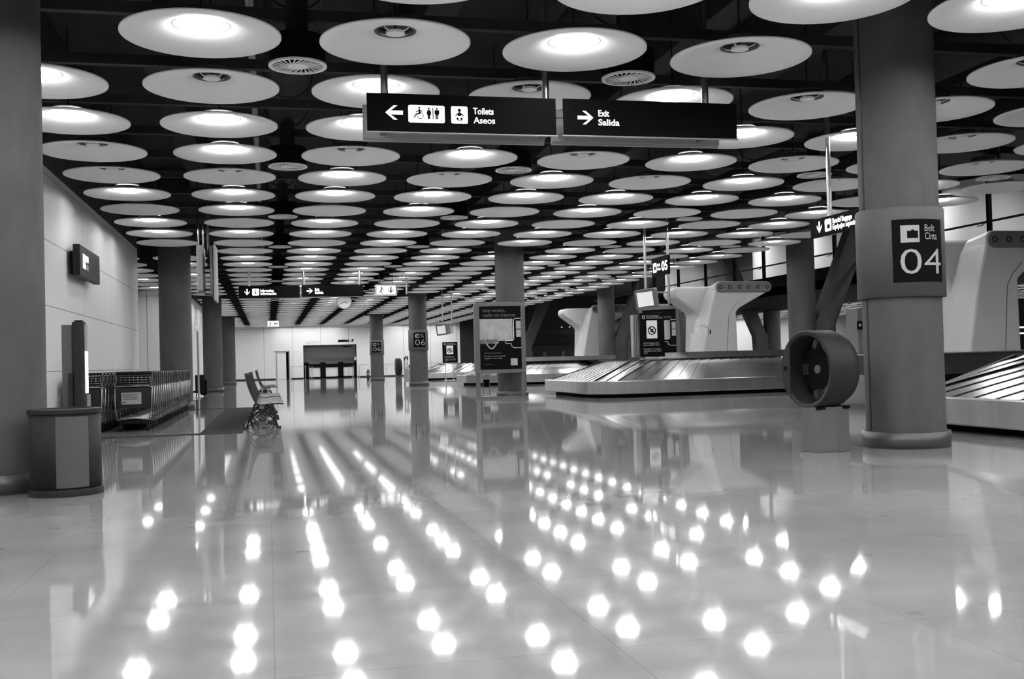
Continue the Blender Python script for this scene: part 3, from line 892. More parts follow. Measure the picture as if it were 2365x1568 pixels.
# ------------------------------------------------------------------ white air towers with nozzle bands
def air_tower(x, y, z0, label):
    t = thing('air_tower', label, 'air outlet tower', (x, y, z0))
    Z = lambda z: z - z0
    # right-reaching wing; the root leans back and left, the head comes forward
    prof = [(-0.42, Z(z0)), (-0.16, Z(2.35)), (0.0, Z(2.95)), (0.0, Z(3.12)), (0.08, Z(3.21)), (1.68, Z(3.21)), (1.80, Z(3.14)), (1.83, Z(3.03)), (1.77, Z(2.93)), (0.78, Z(2.42)), (0.66, Z(2.30)), (0.68, Z(z0))]
    back = [(-0.58, Z(z0)), (-0.18, Z(2.35)), (-0.02, Z(2.80)), (0.12, Z(3.02)), (0.25, Z(3.12)), (1.62, Z(3.12)), (1.72, Z(3.08)), (1.74, Z(3.0)), (1.68, Z(2.93)), (0.72, Z(2.42)), (0.60, Z(2.30)), (0.60, Z(z0))]
    n = len(prof)
    v = [(a, 0.0, b_) for a, b_ in prof] + [(a, 0.9, b_) for a, b_ in back]
    b = MB().add(v, [tuple(range(n))[::-1], tuple(range(n, 2 * n))] + [(i, (i + 1) % n, n + (i + 1) % n, n + i) for i in range(n)])
    b.build('right_wing', M_TOWER, t, bevel=0.06, seg=3)
    # left-reaching wing behind it
    prof = [(-0.30, Z(z0)), (-0.24, Z(2.26)), (-0.32, Z(2.36)), (-0.94, Z(2.80)), (-1.00, Z(2.90)), (-0.99, Z(3.02)), (-0.90, Z(3.11)), (0.30, Z(3.12)), (0.50, Z(2.9)), (0.55, Z(z0))]
    n = len(prof)
    v = [(a, 0.75, b_) for a, b_ in prof] + [(a * 0.96, 1.75, b_) for a, b_ in prof]
    b = MB().add(v, [tuple(range(n))[::-1], tuple(range(n, 2 * n))] + [(i, (i + 1) % n, n + (i + 1) % n, n + i) for i in range(n)])
    b.build('left_wing', M_TOWER, t, bevel=0.07, seg=3)
    band = MB().prism(rrect(0.03, 1.81, Z(2.885), Z(3.195), 0.15, 6), -0.03, 0.02, 'y').build('nozzle_band', M_GREYMET, t, bevel=0.012)
    for k in range(6):
        b = MB(); b.xf = T((0.165 + k * 0.302, -0.032, Z(3.04)), (PI / 2, 0, 0))
        b.lathe([(0.058, 0.0), (0.05, 0.012), (0.04, 0.0), (0.03, -0.02), (0.001, -0.03)], 20)
        b.build('nozzle', M_BLACK, band)
    MB().tube([(0.33, -0.004, 0.02), (0.40, -0.004, Z(2.0)), (0.42, -0.004, Z(2.2)), (0.55, -0.004, Z(2.42)), (0.75, -0.004, Z(2.62))], 0.005, 5).build('panel_seam', M_DGREY, t)
    return t
air_tower(12.90, 28.75, 1.12, 'white nozzle tower standing on the middle carousel island')
tw = air_tower(15.55, 49.3, 0.95, 'distant white nozzle tower, its rounded left arm clear of the column')
tw.scale = (1.2, 1.2, 1.2)
housing(14.6, 17.4, 49.0, 52.0, 0.2, 0.93, 'dark conveyor housing carrying the distant white nozzle tower', M_DGREY)
air_tower(12.95, 16.8, 0.95, 'large white nozzle tower right of the 04 column, cut by the edge')

# ------------------------------------------------------------------ round litter bin (left foreground)
t = thing('litter_bin', 'round perforated metal litter bin in front of the left column', 'litter bin', (-1.70, 9.60, 0))
RB = 0.285
MB().lathe([(RB - 0.012, 0.05), (RB, 0.05), (RB, 0.70), (RB - 0.012, 0.70)], 64, True, True).build('mesh_wall', M_MESH, t)
def dots(m):
    nt = m.node_tree; b = nt.nodes['Principled BSDF']
    tc = nt.nodes.new('ShaderNodeTexCoord'); sp = nt.nodes.new('ShaderNodeSeparateXYZ')
    nt.links.new(tc.outputs['Object'], sp.inputs[0])
    at = nt.nodes.new('ShaderNodeMath'); at.operation = 'ARCTAN2'
    nt.links.new(sp.outputs[1], at.inputs[0]); nt.links.new(sp.outputs[0], at.inputs[1])
    def sn(sock, k):
        a = nt.nodes.new('ShaderNodeMath'); a.operation = 'MULTIPLY'; a.inputs[1].default_value = k
        nt.links.new(sock, a.inputs[0])
        s_ = nt.nodes.new('ShaderNodeMath'); s_.operation = 'SINE'; nt.links.new(a.outputs[0], s_.inputs[0])
        return s_.outputs[0]
    p = nt.nodes.new('ShaderNodeMath'); p.operation = 'MULTIPLY'
    nt.links.new(sn(at.outputs[0], 90), p.inputs[0]); nt.links.new(sn(sp.outputs[2], 260), p.inputs[1])
    mr = nt.nodes.new('ShaderNodeMapRange'); mr.inputs['From Min'].default_value = -0.2; mr.inputs['From Max'].default_value = 0.2
    mr.inputs['To Min'].default_value = 0.006; mr.inputs['To Max'].default_value = 0.06
    nt.links.new(p.outputs[0], mr.inputs['Value']); nt.links.new(mr.outputs['Result'], b.inputs['Base Color'])
dots(M_MESH)
a0, a1 = math.radians(-95), math.radians(-42)
vs = []; fs = []
for k in range(13):
    a = a0 + (a1 - a0) * k / 12
    for z in (0.075, 0.665): vs.append(((RB + 0.004) * math.cos(a), (RB + 0.004) * math.sin(a), z))
for k in range(12): fs.append((2 * k, 2 * k + 2, 2 * k + 3, 2 * k + 1))
MB().add(vs, fs, True).build('smooth_panel', M_PANEL, t)
MB().lathe([(RB - 0.03, 0.0), (RB + 0.014, 0.0), (RB + 0.016, 0.055), (RB - 0.03, 0.06)], 64, True, True).build('base_ring', M_DGREY, t, bevel=0.004)
MB().lathe([(RB - 0.05, 0.685), (RB + 0.012, 0.685), (RB + 0.016, 0.725), (RB - 0.05, 0.73)], 64, True, True).build('top_ring', M_DGREY, t, bevel=0.004)
MB().cyl(RB - 0.015, 0.05, 0.62, 48).build('liner', M_RUBBER, t)
lt = tag(MB().prism([(-0.05, -0.03), (0.05, -0.04), (0.06, 0.03), (0.0, 0.05), (-0.06, 0.03)], 0.622, 0.72, 'z').build('paper_litter', M_WHITE, None, loc=(-1.67, 9.50, 0)), 'crumpled white paper lying in the top of the round bin', 'litter')

# ------------------------------------------------------------------ telephone pod by the 04 column
t = thing('telephone_pod', 'round drum-shaped dark telephone pod on a post beside the 04 column', 'telephone', (5.66, 10.0, 0), math.radians(10))
RX = T((0, 0, 0.86), (0, PI / 2, 0))
b = MB(); b.xf = RX
b.lathe([(0.400, -0.20), (0.408, -0.19), (0.408, 0.10), (0.36, 0.20), (0.001, 0.22)], 56, True)
b.lathe([(0.400, -0.20), (0.365, -0.20), (0.355, -0.18), (0.355, 0.05)], 56, True)
b.build('drum_shell', M_DGREY, t)
b = MB(); b.xf = RX; b.cyl(0.358, 0.05, 0.07, 48); b.build('recess_back', M_BLACK, t)
# flat cheek on the far side of the opening with a small black window
cheek = []
for k in range(13):
    a = math.radians(-50 + 100 * k / 12); cheek.append((0.40 * math.cos(a), 0.40 * math.sin(a)))
MB().prism([(c0, 0.86 + c1) for c0, c1 in cheek], -0.202, -0.185, 'x').build('cheek_plate', M_DGREY, t)
MB().box(-0.206, -0.201, 0.30, 0.36, 0.85, 0.90).build('small_window', M_BLACK, t)
b = MB(); b.xf = RX; b.cyl(0.24, -0.03, 0.05, 48)
dial = b.build('dial_plate', M_BLACK, t)
b = MB(); b.xf = RX; b.cyl(0.045, -0.05, -0.03, 24); b.build('hub', M_GREYMET, dial)
b = MB(); b.xf = RX
b.tube([(0.31 * math.sin(math.radians(a)), -0.31 * math.cos(math.radians(a)), -0.12) for a in range(-62, 63, 6)], 0.011, 8)
b.build('outer_arc', M_STEEL, dial)
b = MB(); b.xf = RX
b.tube([(0.265 * math.sin(math.radians(a)), -0.265 * math.cos(math.radians(a)), -0.08) for a in range(-66, 67, 6)], 0.013, 8)
b.build('inner_arc', M_STEEL, dial)
for s_ in (-1, 1):
    b = MB(); b.xf = T((-0.12, -0.12, 0.86 + s_ * 0.265), (0.5 * s_, 0, 0)); b.rbox(-0.05, 0.05, -0.03, 0.03, -0.055, 0.055, 0.02, 'y')
    b.build('handset_end', M_DGREY, dial)
MB().box(-0.06, -0.03, 0.14, 0.22, 0.80, 0.92).build('keypad', M_DGREY, dial)
MB().prism([(-0.20, -0.13), (0.02, -0.19), (0.24, -0.13), (0.24, 0.10), (-0.20, 0.10)], 0.0, 0.47, 'z').build('pedestal', M_GREYMET, t, bevel=0.006)
MB().box(0.05, 0.33, 0.02, 0.20, 0.0, 0.66).build('pedestal_back', M_GREYMET, t, bevel=0.006)
MB().box(-0.19, 0.23, -0.16, 0.09, 0.445, 0.475).build('collar_plate', M_BLACK, t)

# ------------------------------------------------------------------ advert light boxes
def advert(x, y, rz, label, k=1.0):
    t = thing('advert_panel', label, 'advert panel', (x, y, 0), rz)
    W = 1.42
    b = MB()
    outer = rrect(0, W, 0.69, 2.64, 0.09, 5)
    b.prism(outer, 0.0, 0.22, 'y')
    fr = b.build('frame', M_GREYMET, t, bevel=0.02)
    pf = MB().box(0.13, 1.29, -0.006, 0.0, 0.80, 2.53).build('poster', M_SIGN, t)
    MB().box(0.13, 0.24, -0.009, -0.006, 1.55, 1.56).build('shore_line', M_GREYMET, pf)
    MB().box(0.13, 1.05, -0.008, -0.006, 1.58, 2.18).build('sky_picture', mat('poster_sky', 0.34, 0.6, noise=(0.25, 3, (1, 1, 1))), pf)
    MB().box(0.14, 0.66, -0.010, -0.008, 1.50, 1.62).build('sea_picture', M_GREYMET, pf)
    # light outline of a computer edge, hammock and small print
    b = MB(); b.tube([(1.29, -0.012, 2.19), (1.12, -0.012, 2.19), (1.08, -0.012, 2.15), (1.08, -0.012, 1.62), (1.04, -0.012, 1.58), (0.86, -0.012, 1.58), (0.83, -0.012, 1.54), (0.86, -0.012, 1.50), (1.00, -0.012, 1.50), (1.02, -0.012, 1.42), (1.08, -0.012, 1.38), (1.29, -0.012, 1.38)], 0.009, 6)
    b.build('outline_picture', M_WHITE, pf)
    MB().box(1.09, 1.285, -0.009, -0.006, 1.40, 2.17).build('screen_picture', M_SIGN, pf)
    MB().box(1.15, 1.285, -0.011, -0.009, 1.90, 2.12).build('window_picture', M_GREYTX, pf)
    MB().box(1.15, 1.285, -0.011, -0.009, 1.68, 1.88).build('window_picture', M_GREYTX, pf)
    b = MB(); b.tube([(0.25 + 0.40 * i / 12, -0.013, 1.62 - 0.26 * math.sin(PI * i / 12)) for i in range(13)], 0.014, 6)
    b.tube([(0.30 + 0.30 * i / 12, -0.013, 1.54 - 0.16 * math.sin(PI * i / 12)) for i in range(13)], 0.008, 6)
    b.tube([(0.25, -0.013, 1.62), (0.23, -0.013, 1.70), (0.29, -0.013, 1.66), (0.26, -0.013, 1.58)], 0.007, 6)
    b.tube([(0.65, -0.013, 1.62), (0.68, -0.013, 1.72), (0.62, -0.013, 1.68), (0.66, -0.013, 1.58)], 0.007, 6)
    b.tube([(0.34, -0.013, 1.62), (0.37, -0.013, 1.86), (0.44, -0.013, 2.08)], 0.005, 5)
    b.build('hammock_picture', M_GREYTX, pf)
    MB().box(0.52, 0.56, -0.0135, -0.009, 1.52, 1.55).build('figure_picture', M_GREYTX, pf)
    text_mesh('este verano,', 0.145, M_GREYMET, 'lettering', pf, (0.22, -0.007, 2.37), width=0.62)
    text_mesh('nadie sin internet', 0.145, M_GREYMET, 'lettering', pf, (0.22, -0.007, 2.24), width=0.92)
    text_mesh('Internet Everywhere', 0.07, M_GREYMET, 'lettering', pf, (0.24, -0.007, 1.23), width=0.48)
    text_mesh('Para entrar en tu casa o conectarte', 0.05, M_GREYTX, 'lettering', pf, (0.24, -0.007, 1.15), width=0.60)
    text_mesh('navegando sin más montajes', 0.05, M_GREYTX, 'lettering', pf, (0.24, -0.007, 1.09), width=0.50)
    text_mesh('este verano', 0.04, M_GREYMET, 'lettering', pf, (0.25, -0.007, 0.93), width=0.22)
    MB().box(0.98, 1.17, -0.009, -0.006, 0.90, 1.09).build('box_picture', M_GREYTX, pf)
    for x0 in (0.02, 1.28):
        MB().rbox(x0, x0 + 0.11, 0.04, 0.18, 0.0, 0.75, 0.02, 'z').build('leg', M_GREYMET, t)
    MB().rbox(0.0, W, 0.0, 0.22, 0.0, 0.06, 0.03, 'y').build('foot_bar', M_GREYMET, t)
    return t
advert(5.51, 28.05, 0.0, 'tall advert light box reading este verano nadie sin internet, before a column')
advert(11.66, 31.95, -0.80, 'second summer advert light box, angled and half behind the baggage notice')
t = thing('rounded_cabinet', 'grey rounded cabinet just right of the angled advert light box', 'cabinet', (12.95, 32.3, 0))
MB().rbox(0, 0.62, 0, 0.5, 0.0, 2.40, 0.12, 'z').build('body', M_GREYMET, t)
b = MB(); b.tube([(0.40, -0.2, 0.9), (0.40, -0.2, 1.35), (0.46, -0.2, 1.42), (0.55, -0.2, 1.40), (0.60, -0.2, 1.2), (0.60, -0.2, 0.9)], 0.018, 8); b.build('chrome_hoop', M_CHROME, t)
t = thing('swan_lamp', 'small curved chrome spotlight arm against the middle white tower', 'lamp', (12.25, 31.0, 0))
b = MB(); b.tube([(-0.25, -2.75, 1.75), (-0.12, -2.75, 1.86), (0.02, -2.75, 1.90), (0.14, -2.75, 1.84), (0.20, -2.75, 1.76)], 0.015, 8); b.build('arm', M_CHROME, t)
b = MB(); b.xf = T((0.22, -2.75, 1.70)); b.cyl(0.045, -0.05, 0.06, 14); b.build('lamp_head', M_CHROME, t)
b = MB(); b.tube([(-0.25, -2.75, 1.75), (-0.36, -2.7, 1.55), (-0.40, -2.6, 1.1)], 0.012, 8); b.build('stem', M_CHROME, t)

# slim chrome stand under the advert
t = thing('charging_stand', 'slim chrome stand with a black box, seen under the advert light box', 'stand', (6.02, 29.6, 0))
for x in (0.0, 0.18):
    MB().cyl(0.014, 0, 0.62, 10).build('post', M_CHROME, t, loc=(x, 0, 0))
MB().box(0.02, 0.16, -0.06, 0.06, 0.28, 0.50).build('black_box', M_BLACK, t)
MB().box(0.01, 0.17, -0.05, 0.05, 0.50, 0.66).build('top_box', M_GREYTX, t)
MB().box(-0.03, 0.21, -0.10, 0.10, 0.0, 0.02).build('foot_plate', M_STEEL, t)

# special baggage notice boards
def notice(x, y, w, z0, z1, label, z_foot=0.0, side=True):
    t = thing('notice_board', label, 'notice board', (x, y, z_foot))
    f = z_foot
    bd = MB().box(0, w, 0, 0.06, z0 - f, z1 - f).build('board', M_SIGN, t)
    h = z1 - z0
    if side:
        for k in range(3):
            MB().box(-0.18 + 0.055 * k, -0.14 + 0.055 * k, 0.10, 0.35, z0 - f, z1 - f - 0.04).build('side_slat', M_STEEL, t)
        MB().box(-0.18, 0, 0.30, 0.36, z0 - f, z1 - f - 0.04).build('side_box', M_GREYMET, t)
    for x_ in (w * 0.18, w * 0.7):
        MB().box(x_ - 0.025, x_ + 0.025, 0.01, 0.05, 0, z0 - f).build('leg', M_STEEL, t)
    MB().box(w * .05, w * .85, -0.1, 0.16, 0, 0.03).build('foot_plate', M_STEEL, t)
    MB().box(w * 0.26, w * 0.70, -0.004, 0, z0 - f + h * 0.42, z0 - f + h * 0.83).build('white_notice', M_WHITE, bd)
    cx, cz, r = w * 0.48, z0 - f + h * 0.60, w * 0.17
    b = MB()
    n = 28
    for k in range(n):
        a0, a1 = 2 * PI * k / n, 2 * PI * (k + 1) / n
        b.prism([(cx + r * math.cos(a0), cz + r * math.sin(a0)), (cx + r * math.cos(a1), cz + r * math.sin(a1)), (cx + r * .76 * math.cos(a1), cz + r * .76 * math.sin(a1)), (cx + r * .76 * math.cos(a0), cz + r * .76 * math.sin(a0))], -0.008, -0.004, 'y')
    b.prism(strip((cx - r * .62, cz + r * .62), (cx + r * .62, cz - r * .62), r * 0.3), -0.008, -0.004, 'y')
    b.prism(strip((cx - r * .5, cz - r * .1), (cx + r * .2, cz - r * .35), r * 0.25), -0.008, -0.004, 'y')
    b.prism(strip((cx - r * .1, cz + r * .15), (cx + r * .4, cz + r * .3), r * 0.25), -0.008, -0.004, 'y')
    b.build('prohibition_symbol', M_SIGN, bd)
    MB().box(w * .09, w * .21, -0.004, 0, z0 - f + h * .87, z0 - f + h * .945).build('symbol_panel', M_GREYTX, bd)
    MB().box(w * .125, w * .175, -0.006, -0.004, z0 - f + h * .89, z0 - f + h * .925).build('suitcase_symbol', M_SIGN, bd)
    text_mesh('Special Baggage\nEquipajes Especiales', h * 0.05, M_GREYTX, 'lettering', bd, (w * .27, -0.001, z0 - f + h * .92), width=w * 0.66)
    text_mesh('Special baggage claim\nbetween belts 4 and 5', h * 0.055, M_GREYTX, 'lettering', bd, (w * .12, -0.001, z0 - f + h * .30), width=w * 0.66)
    text_mesh('Recogida de equipajes\nespeciales entre cintas\n4 y 5', h * 0.055, M_GREYTX, 'lettering', bd, (w * .12, -0.001, z0 - f + h * .165), width=w * 0.74)
    return t
notice(10.22, 27.9, 0.72, 1.03, 2.27, 'black Special Baggage notice board standing on the middle carousel', 0.95)
notice(9.55, 58.2, 0.86, 0.98, 2.15, 'distant black notice board with white symbol before the back wall', 0.0, False)

# ------------------------------------------------------------------ beam seating seen from its end
def bench(x, y, n, pitch, label):
    t = thing('bench', label, 'bench', (x, y, 0))
    # seat shell profile (x: depth towards +x, z: height)
    P = [(-0.245, 0.935), (-0.235, 0.86), (-0.205, 0.74), (-0.165, 0.62), (-0.12, 0.51), (-0.08, 0.435), (-0.03, 0.405), (0.05, 0.405), (0.16, 0.418), (0.28, 0.425), (0.36, 0.415)]
    th = 0.022
    for k in range(n):
        Q = [(a, b_) for a, b_ in P]
        low = []
        for i, (a, b_) in enumerate(P):
            a2, b2 = P[min(i + 1, len(P) - 1)]; a1, b1 = P[max(i - 1, 0)]
            dx, dz = a2 - a1, b2 - b1; l = math.hypot(dx, dz)
            low.append((a + dz / l * th, b_ - dx / l * th))
        y0, y1 = k * pitch, k * pitch + pitch - 0.07
        v = []
        m = len(P)
        for yy in (y0, y1):
            v += [(a, yy, b_) for a, b_ in Q]
        for yy in (y0, y1):
            v += [(a, yy, b_) for a, b_ in low]
        f = []
        for i in range(m - 1):
            f.append((i, i + 1, m + i + 1, m + i)); f.append((2 * m + i, 3 * m + i, 3 * m + i + 1, 2 * m + i + 1))
            f.append((i, 2 * m + i, 2 * m + i + 1, i + 1)); f.append((m + i, m + i + 1, 3 * m + i + 1, 3 * m + i))
        f.append((0, m, 3 * m, 2 * m)); f.append((m - 1, 3 * m - 1, 4 * m - 1, 2 * m - 1))
        sh = MB().add(v, f).build('seat_shell', M_SEAT, t)
        for yy in (y0 - 0.012, y1):
            b = MB(); b.tube([(a + 0.006, yy + 0.006, b_ - 0.008) for a, b_ in P], 0.014, 6); b.build('edge_trim', M_DGREY, sh)
    L = n * pitch
    MB().box(-0.03, 0.05, -0.02, L, 0.33, 0.385).build('beam', M_GREYMET, t)
    for yy in (0.10, L - 0.35):
        b = MB()
        for s_ in (-1, 1):
            b.tube([(0.01, yy, 0.36), (s_ * 0.14 + 0.01, yy, 0.30), (s_ * 0.20 + 0.01, yy, 0.20), (s_ * 0.25 + 0.01, yy, 0.03)], 0.016, 8)
            b.tube([(0.01 + s_ * 0.03, yy, 0.30), (s_ * 0.22 + 0.01, yy, 0.13)], 0.014, 8)
            b.tube([(0.01, yy, 0.26), (s_ * 0.10 + 0.01, yy, 0.19), (0.01, yy, 0.12), ], 0.011, 8)
            b.tube([(s_ * 0.22 + 0.01, yy, 0.13), (0.01, yy, 0.03)], 0.011, 8)
            b.tube([(s_ * 0.10 + 0.01, yy, 0.12), (s_ * 0.25 + 0.01, yy, 0.03)], 0.010, 8)
            b.box(*sorted((0.01 + s_ * 0.22, 0.01 + s_ * 0.31)), yy - 0.03, yy + 0.03, 0.0, 0.03)
        b.box(-0.03, 0.05, yy - 0.02, yy + 0.02, 0.24, 0.36)
        b.build('leg', M_DGREY, t)
        MB().box(-0.05, 0.07, yy - 0.012, yy + 0.012, 0.02, 0.10).build('foot_block', M_GREYMET, t)
    return t
bench(-0.13, 18.1, 6, 0.62, 'grey metal row of seats seen from its end, nearest on the open floor')
bench(-0.13, 22.3, 4, 0.62, 'second metal row of seats close behind the nearest one')
bench(-0.13, 32.6, 6, 0.66, 'farthest metal row of seats, only its leading back and pan clear of the others')

# ------------------------------------------------------------------ floor matting under the trolleys
b = MB()
b.box(XL + 0.05, -0.42, 17.1, 17.36, 0.0, 0.006).box(-1.08, -0.42, 17.36, 27.5, 0.0, 0.006).box(XL + 0.05, -0.42, 27.5, 27.75, 0.0, 0.006)
tag(b.build('floor_mat', M_MAT), 'dark strip matting on the floor framing the trolley park', 'mat')

# ------------------------------------------------------------------ luggage trolleys
def make_trolley():
    t = thing('luggage_trolley', '', 'luggage trolley')
    W = 0.30
    for s_ in (-1, 1):
        b = MB()
        b.tube([(s_ * W * 0.86, -0.30, 0.22), (s_ * W * 0.98, -0.27, 0.45), (s_ * W, -0.24, 0.72), (s_ * W * 0.93, -0.23, 0.76)], 0.012, 7)
        b.tube([(s_ * W, -0.23, 0.76), (s_ * W, -0.12, 0.95), (s_ * W, -0.16, 1.00)], 0.013, 7)
        b.tube([(s_ * W * 0.9, -0.28, 0.20), (s_ * W * 0.8, 0.45, 0.14)], 0.014, 7)
        b.tube([(s_ * W, -0.2, 0.80), (s_ * W * .95, 0.05, 0.45), (s_ * W * 0.9, 0.15, 0.16)], 0.012, 7)
        b.build('side_frame', M_TROL, t)
    b = MB(); b.tube([(-W, -0.14, 0.985), (W, -0.14, 0.985)], 0.022, 8); b.build('handle', M_RUBBER, t)
    b = MB(); b.tube([(-W * .97, -0.245, 0.74), (-W * .85, -0.25, 0.765), (W * .85, -0.25, 0.765), (W * .97, -0.245, 0.74)], 0.010, 7); b.build('top_bar', M_TROL, t)
    b = MB()
    for z in (0.79, 0.83, 0.87, 0.91):
        b.tube([(-W * .95, -0.2, z), (W * .95, -0.2, z)], 0.005, 5)
    for k in range(9):
        x = -W * .9 + k * W * 1.8 / 8
        b.tube([(x, -0.2, 0.78), (x, -0.2, 0.93)], 0.004, 4)
        b.tube([(x, -0.2, 0.78), (x, 0.06, 0.80)], 0.004, 4)
    b.build('wire_basket', M_TROL, t)
    MB().box(-W * .9, W * .9, -0.17, 0.14, 0.80, 0.94).build('basket_block', M_RUBBER, t)
    bd = MB(); bd.xf = T((0, -0.255, 0), (0.03, 0, 0)); bd.prism(rrect(-W * .88, W * .88, 0.40, 0.74, 0.03), 0.0, 0.015, 'y')
    bo = bd.build('notice_plate', M_DGREY, t)
    b = MB(); b.xf = T((-0.04, -0.268, 0), (0.03, 0, 0)); b.box(-0.15, 0.17, 0.0, 0.004, 0.46, 0.66); nt_ = b.build('white_notice', M_GREYTX, bo)
    b = MB(); b.xf = T((-0.04, -0.270, 0), (0.03, 0, 0))
    for k in range(4): b.box(-0.13, 0.12 - 0.02 * (k % 2), -0.001, 0.002, 0.62 - 0.025 * k, 0.628 - 0.025 * k)
    b.box(-0.13, -0.115, -0.001, 0.002, 0.475, 0.505); b.box(-0.10, -0.085, -0.001, 0.002, 0.475, 0.505)
    b.build('print_lines', M_BLACK, bo)
    b = MB()
    for k in range(7):
        x = -W * .7 + k * W * 1.4 / 6
        b.tube([(x, -0.27, 0.24), (x * .9, 0.45, 0.16)], 0.006, 5)
    b.tube([(-W * .85, -0.29, 0.205), (0, -0.33, 0.235), (W * .85, -0.29, 0.205)], 0.016, 7)
    b.build('platform', M_STEEL, t)
    MB().box(-W * .82, W * .82, -0.24, 0.42, 0.125, 0.165).build('deck', M_RUBBER, t)
    for x, y in ((-0.22, -0.2), (0.22, -0.2), (0.0, 0.40)):
        b = MB(); b.xf = T((x, y, 0.06), (0, PI / 2, 0)); b.cyl(0.06, -0.018, 0.018, 16); wh = b.build('wheel', M_RUBBER, t)
        MB().box(x - 0.026, x + 0.026, y - 0.02, y + 0.02, 0.06, 0.14).build('fork', M_DGREY, wh)
    return t
tp = make_trolley()
KIDS[tp.name] = list(tp.children)
for ch in tp.children: KIDS[ch.name] = list(ch.children)
first = True
rows = [(-2.24, 19.05, 24, 0.385, 'right-hand'), (-3.00, 18.75, 22, 0.385, 'left-hand')]
for rx, ry, n, p, nm in rows:
    for k in range(n):
        o = tp if first else copy_tree(tp)
        first = False
        o.location = (rx, ry + k * p, 0)
        pos = 'foremost' if k == 0 else ('rearmost' if k == n - 1 else ordinal(k + 1) + ' back')
        tag(o, '%s nested chrome luggage trolley in the %s row' % (pos, nm), 'luggage trolley', 'nested luggage trolleys')

# ------------------------------------------------------------------ slim totem behind the bin
t = thing('display_totem', 'slim upright grey totem seen edge-on behind the round bin', 'totem', (-2.92, 16.3, 0))
MB().rbox(0.0, 0.15, 0.0, 0.75, 0.0, 1.72, 0.02, 'z').build('side_body', M_GREYMET, t)
MB().rbox(0.15, 0.32, -0.08, 0.16, 0.0, 1.76, 0.05, 'z').build('post', M_DGREY, t)
MB().box(0.19, 0.29, -0.05, 0.10, 1.76, 1.785).build('cap', M_BLACK, t)
MB().box(0.32, 0.345, -0.02, 0.10, 0.72, 1.33).build('lit_strip', M_LIT, t)
MB().box(0.32, 0.345, -0.02, 0.10, 1.33, 1.72).build('upper_strip', M_GREYTX, t)
MB().box(0.10, 0.16, -0.10, 0.0, 0.30, 1.02).build('lower_box', M_DGREY, t)

# ------------------------------------------------------------------ back wall: doorway, airline counter, rail, extinguisher
struct('door_1', MB().box(0.60, 0.68, YB - 0.04, YB + 0.02, 0, 2.24).box(1.58, 1.66, YB - 0.04, YB + 0.02, 0, 2.24).box(0.60, 1.66, YB - 0.04, YB + 0.02, 2.16, 2.24), M_GREYTX)
struct('door_2', MB().box(0.68, 1.38, YB + 0.05, YB + 0.10, 0, 2.16), M_WBACK)
t = thing('airline_counter', 'dark airline counter bay with a mural in the back wall opening', 'counter', (2.72, YB, 0))
mu = MB().box(0.02, 4.18, 0.5, 0.55, 1.28, 2.64).build('mural', M_MURAL, t)
b = MB()
for k in range(7):
    z = 2.5 - 0.16 * k
    b.tube([(0.04 + 4.1 * i / 20, 0.49, 1.36 + (z - 1.36) * math.exp(-i / (3.2 + k * .3))  + 0.07 * (6 - k) * .55) for i in range(21)], 0.012, 4)
b.build('mural_lines', M_GREYMET, mu)
MB().box(0.0, 4.2, 0.3, 0.9, 0.0, 0.12).build('counter_base', M_BLACK, t)
MB().box(0.0, 4.2, 0.35, 0.9, 0.86, 1.14).build('counter_top', M_BLACK, t)
for x in (0.0, 1.32, 2.72, 3.98):
    MB().box(x, x + (0.42 if x < 3 else .2), 0.3, 0.9, 0.0, 1.28).build('counter_pillar', M_BLACK, t)
for x0, x1 in ((0.42, 1.32), (1.74, 2.72), (3.14, 3.98)):
    MB().box(x0, x1, 0.45, 0.5, 0.12, 0.86).build('counter_front', M_WBACK, t)
    MB().box(x0, x1, 0.45, 0.5, 1.14, 1.28).build('ledge', M_GREYMET, t)
for x in (0.44, 0.60, 0.72, 3.80, 3.92):
    MB().cyl(0.02, 0, 0.98, 8).build('rail_post', M_STEEL, t, loc=(x, -0.2, 0))
MB().box(4.0, 4.14, -0.03, 0.0, 1.38, 1.62).build('wall_note', M_WHITE, t)
text_mesh('IBERIA', 0.22, M_SIGN, 'lettering', t, (2.72, -0.012, 2.86), bold=0.02, width=0.92, shear=0.3)
b = MB(); b.prism([(3.78, 2.86), (3.92, 2.86), (3.98, 3.06), (3.84, 3.06)], -0.02, -0.01, 'y'); b.build('logo_mark', M_SIGN, t)
text_mesh('IBERIA', 0.14, M_BLACK, 'lettering', mu, (3.15, 0.49, 2.44), bold=0.01, width=0.7, shear=0.3)
text_mesh('Información de equipajes', 0.10, M_GREYTX, 'lettering', t, (0.25, -0.01, 2.90), width=1.05)
text_mesh('Baggage information desk', 0.10, M_GREYTX, 'lettering', t, (0.25, -0.01, 2.78), width=1.05)
t = thing('hand_rail', 'long thin steel rail running along the back wall', 'rail', (1.7, YB - 0.5, 0))
b = MB(); b.tube([(0, 0, 0.98), (1.2, 0, 0.98)], 0.022, 6); b.tube([(5.3, 0, 0.98), (13.4, 0, 0.98)], 0.022, 6); b.build('rail_tube', M_STEEL, t)
for x in (0.05, 1.15, 5.35, 7.5, 9.5, 11.5, 13.3):
    MB().cyl(0.02, 0, 0.98, 8).build('post', M_STEEL, t, loc=(x, 0, 0))
t = thing('fire_extinguisher', 'dark fire extinguisher standing by the back wall left of the far 06 column', 'fire extinguisher', (6.95, 75.5, 0))
MB().lathe([(0.001, 0.02), (0.09, 0.02), (0.10, 0.05), (0.10, 0.48), (0.06, 0.56), (0.03, 0.58), (0.03, 0.62), (0.001, 0.62)], 18).build('cylinder', M_DGREY, t)
b = MB(); b.tube([(0.03, 0, 0.60), (0.12, 0, 0.56), (0.13, 0, 0.25)], 0.012, 6); b.build('hose', M_BLACK, t)
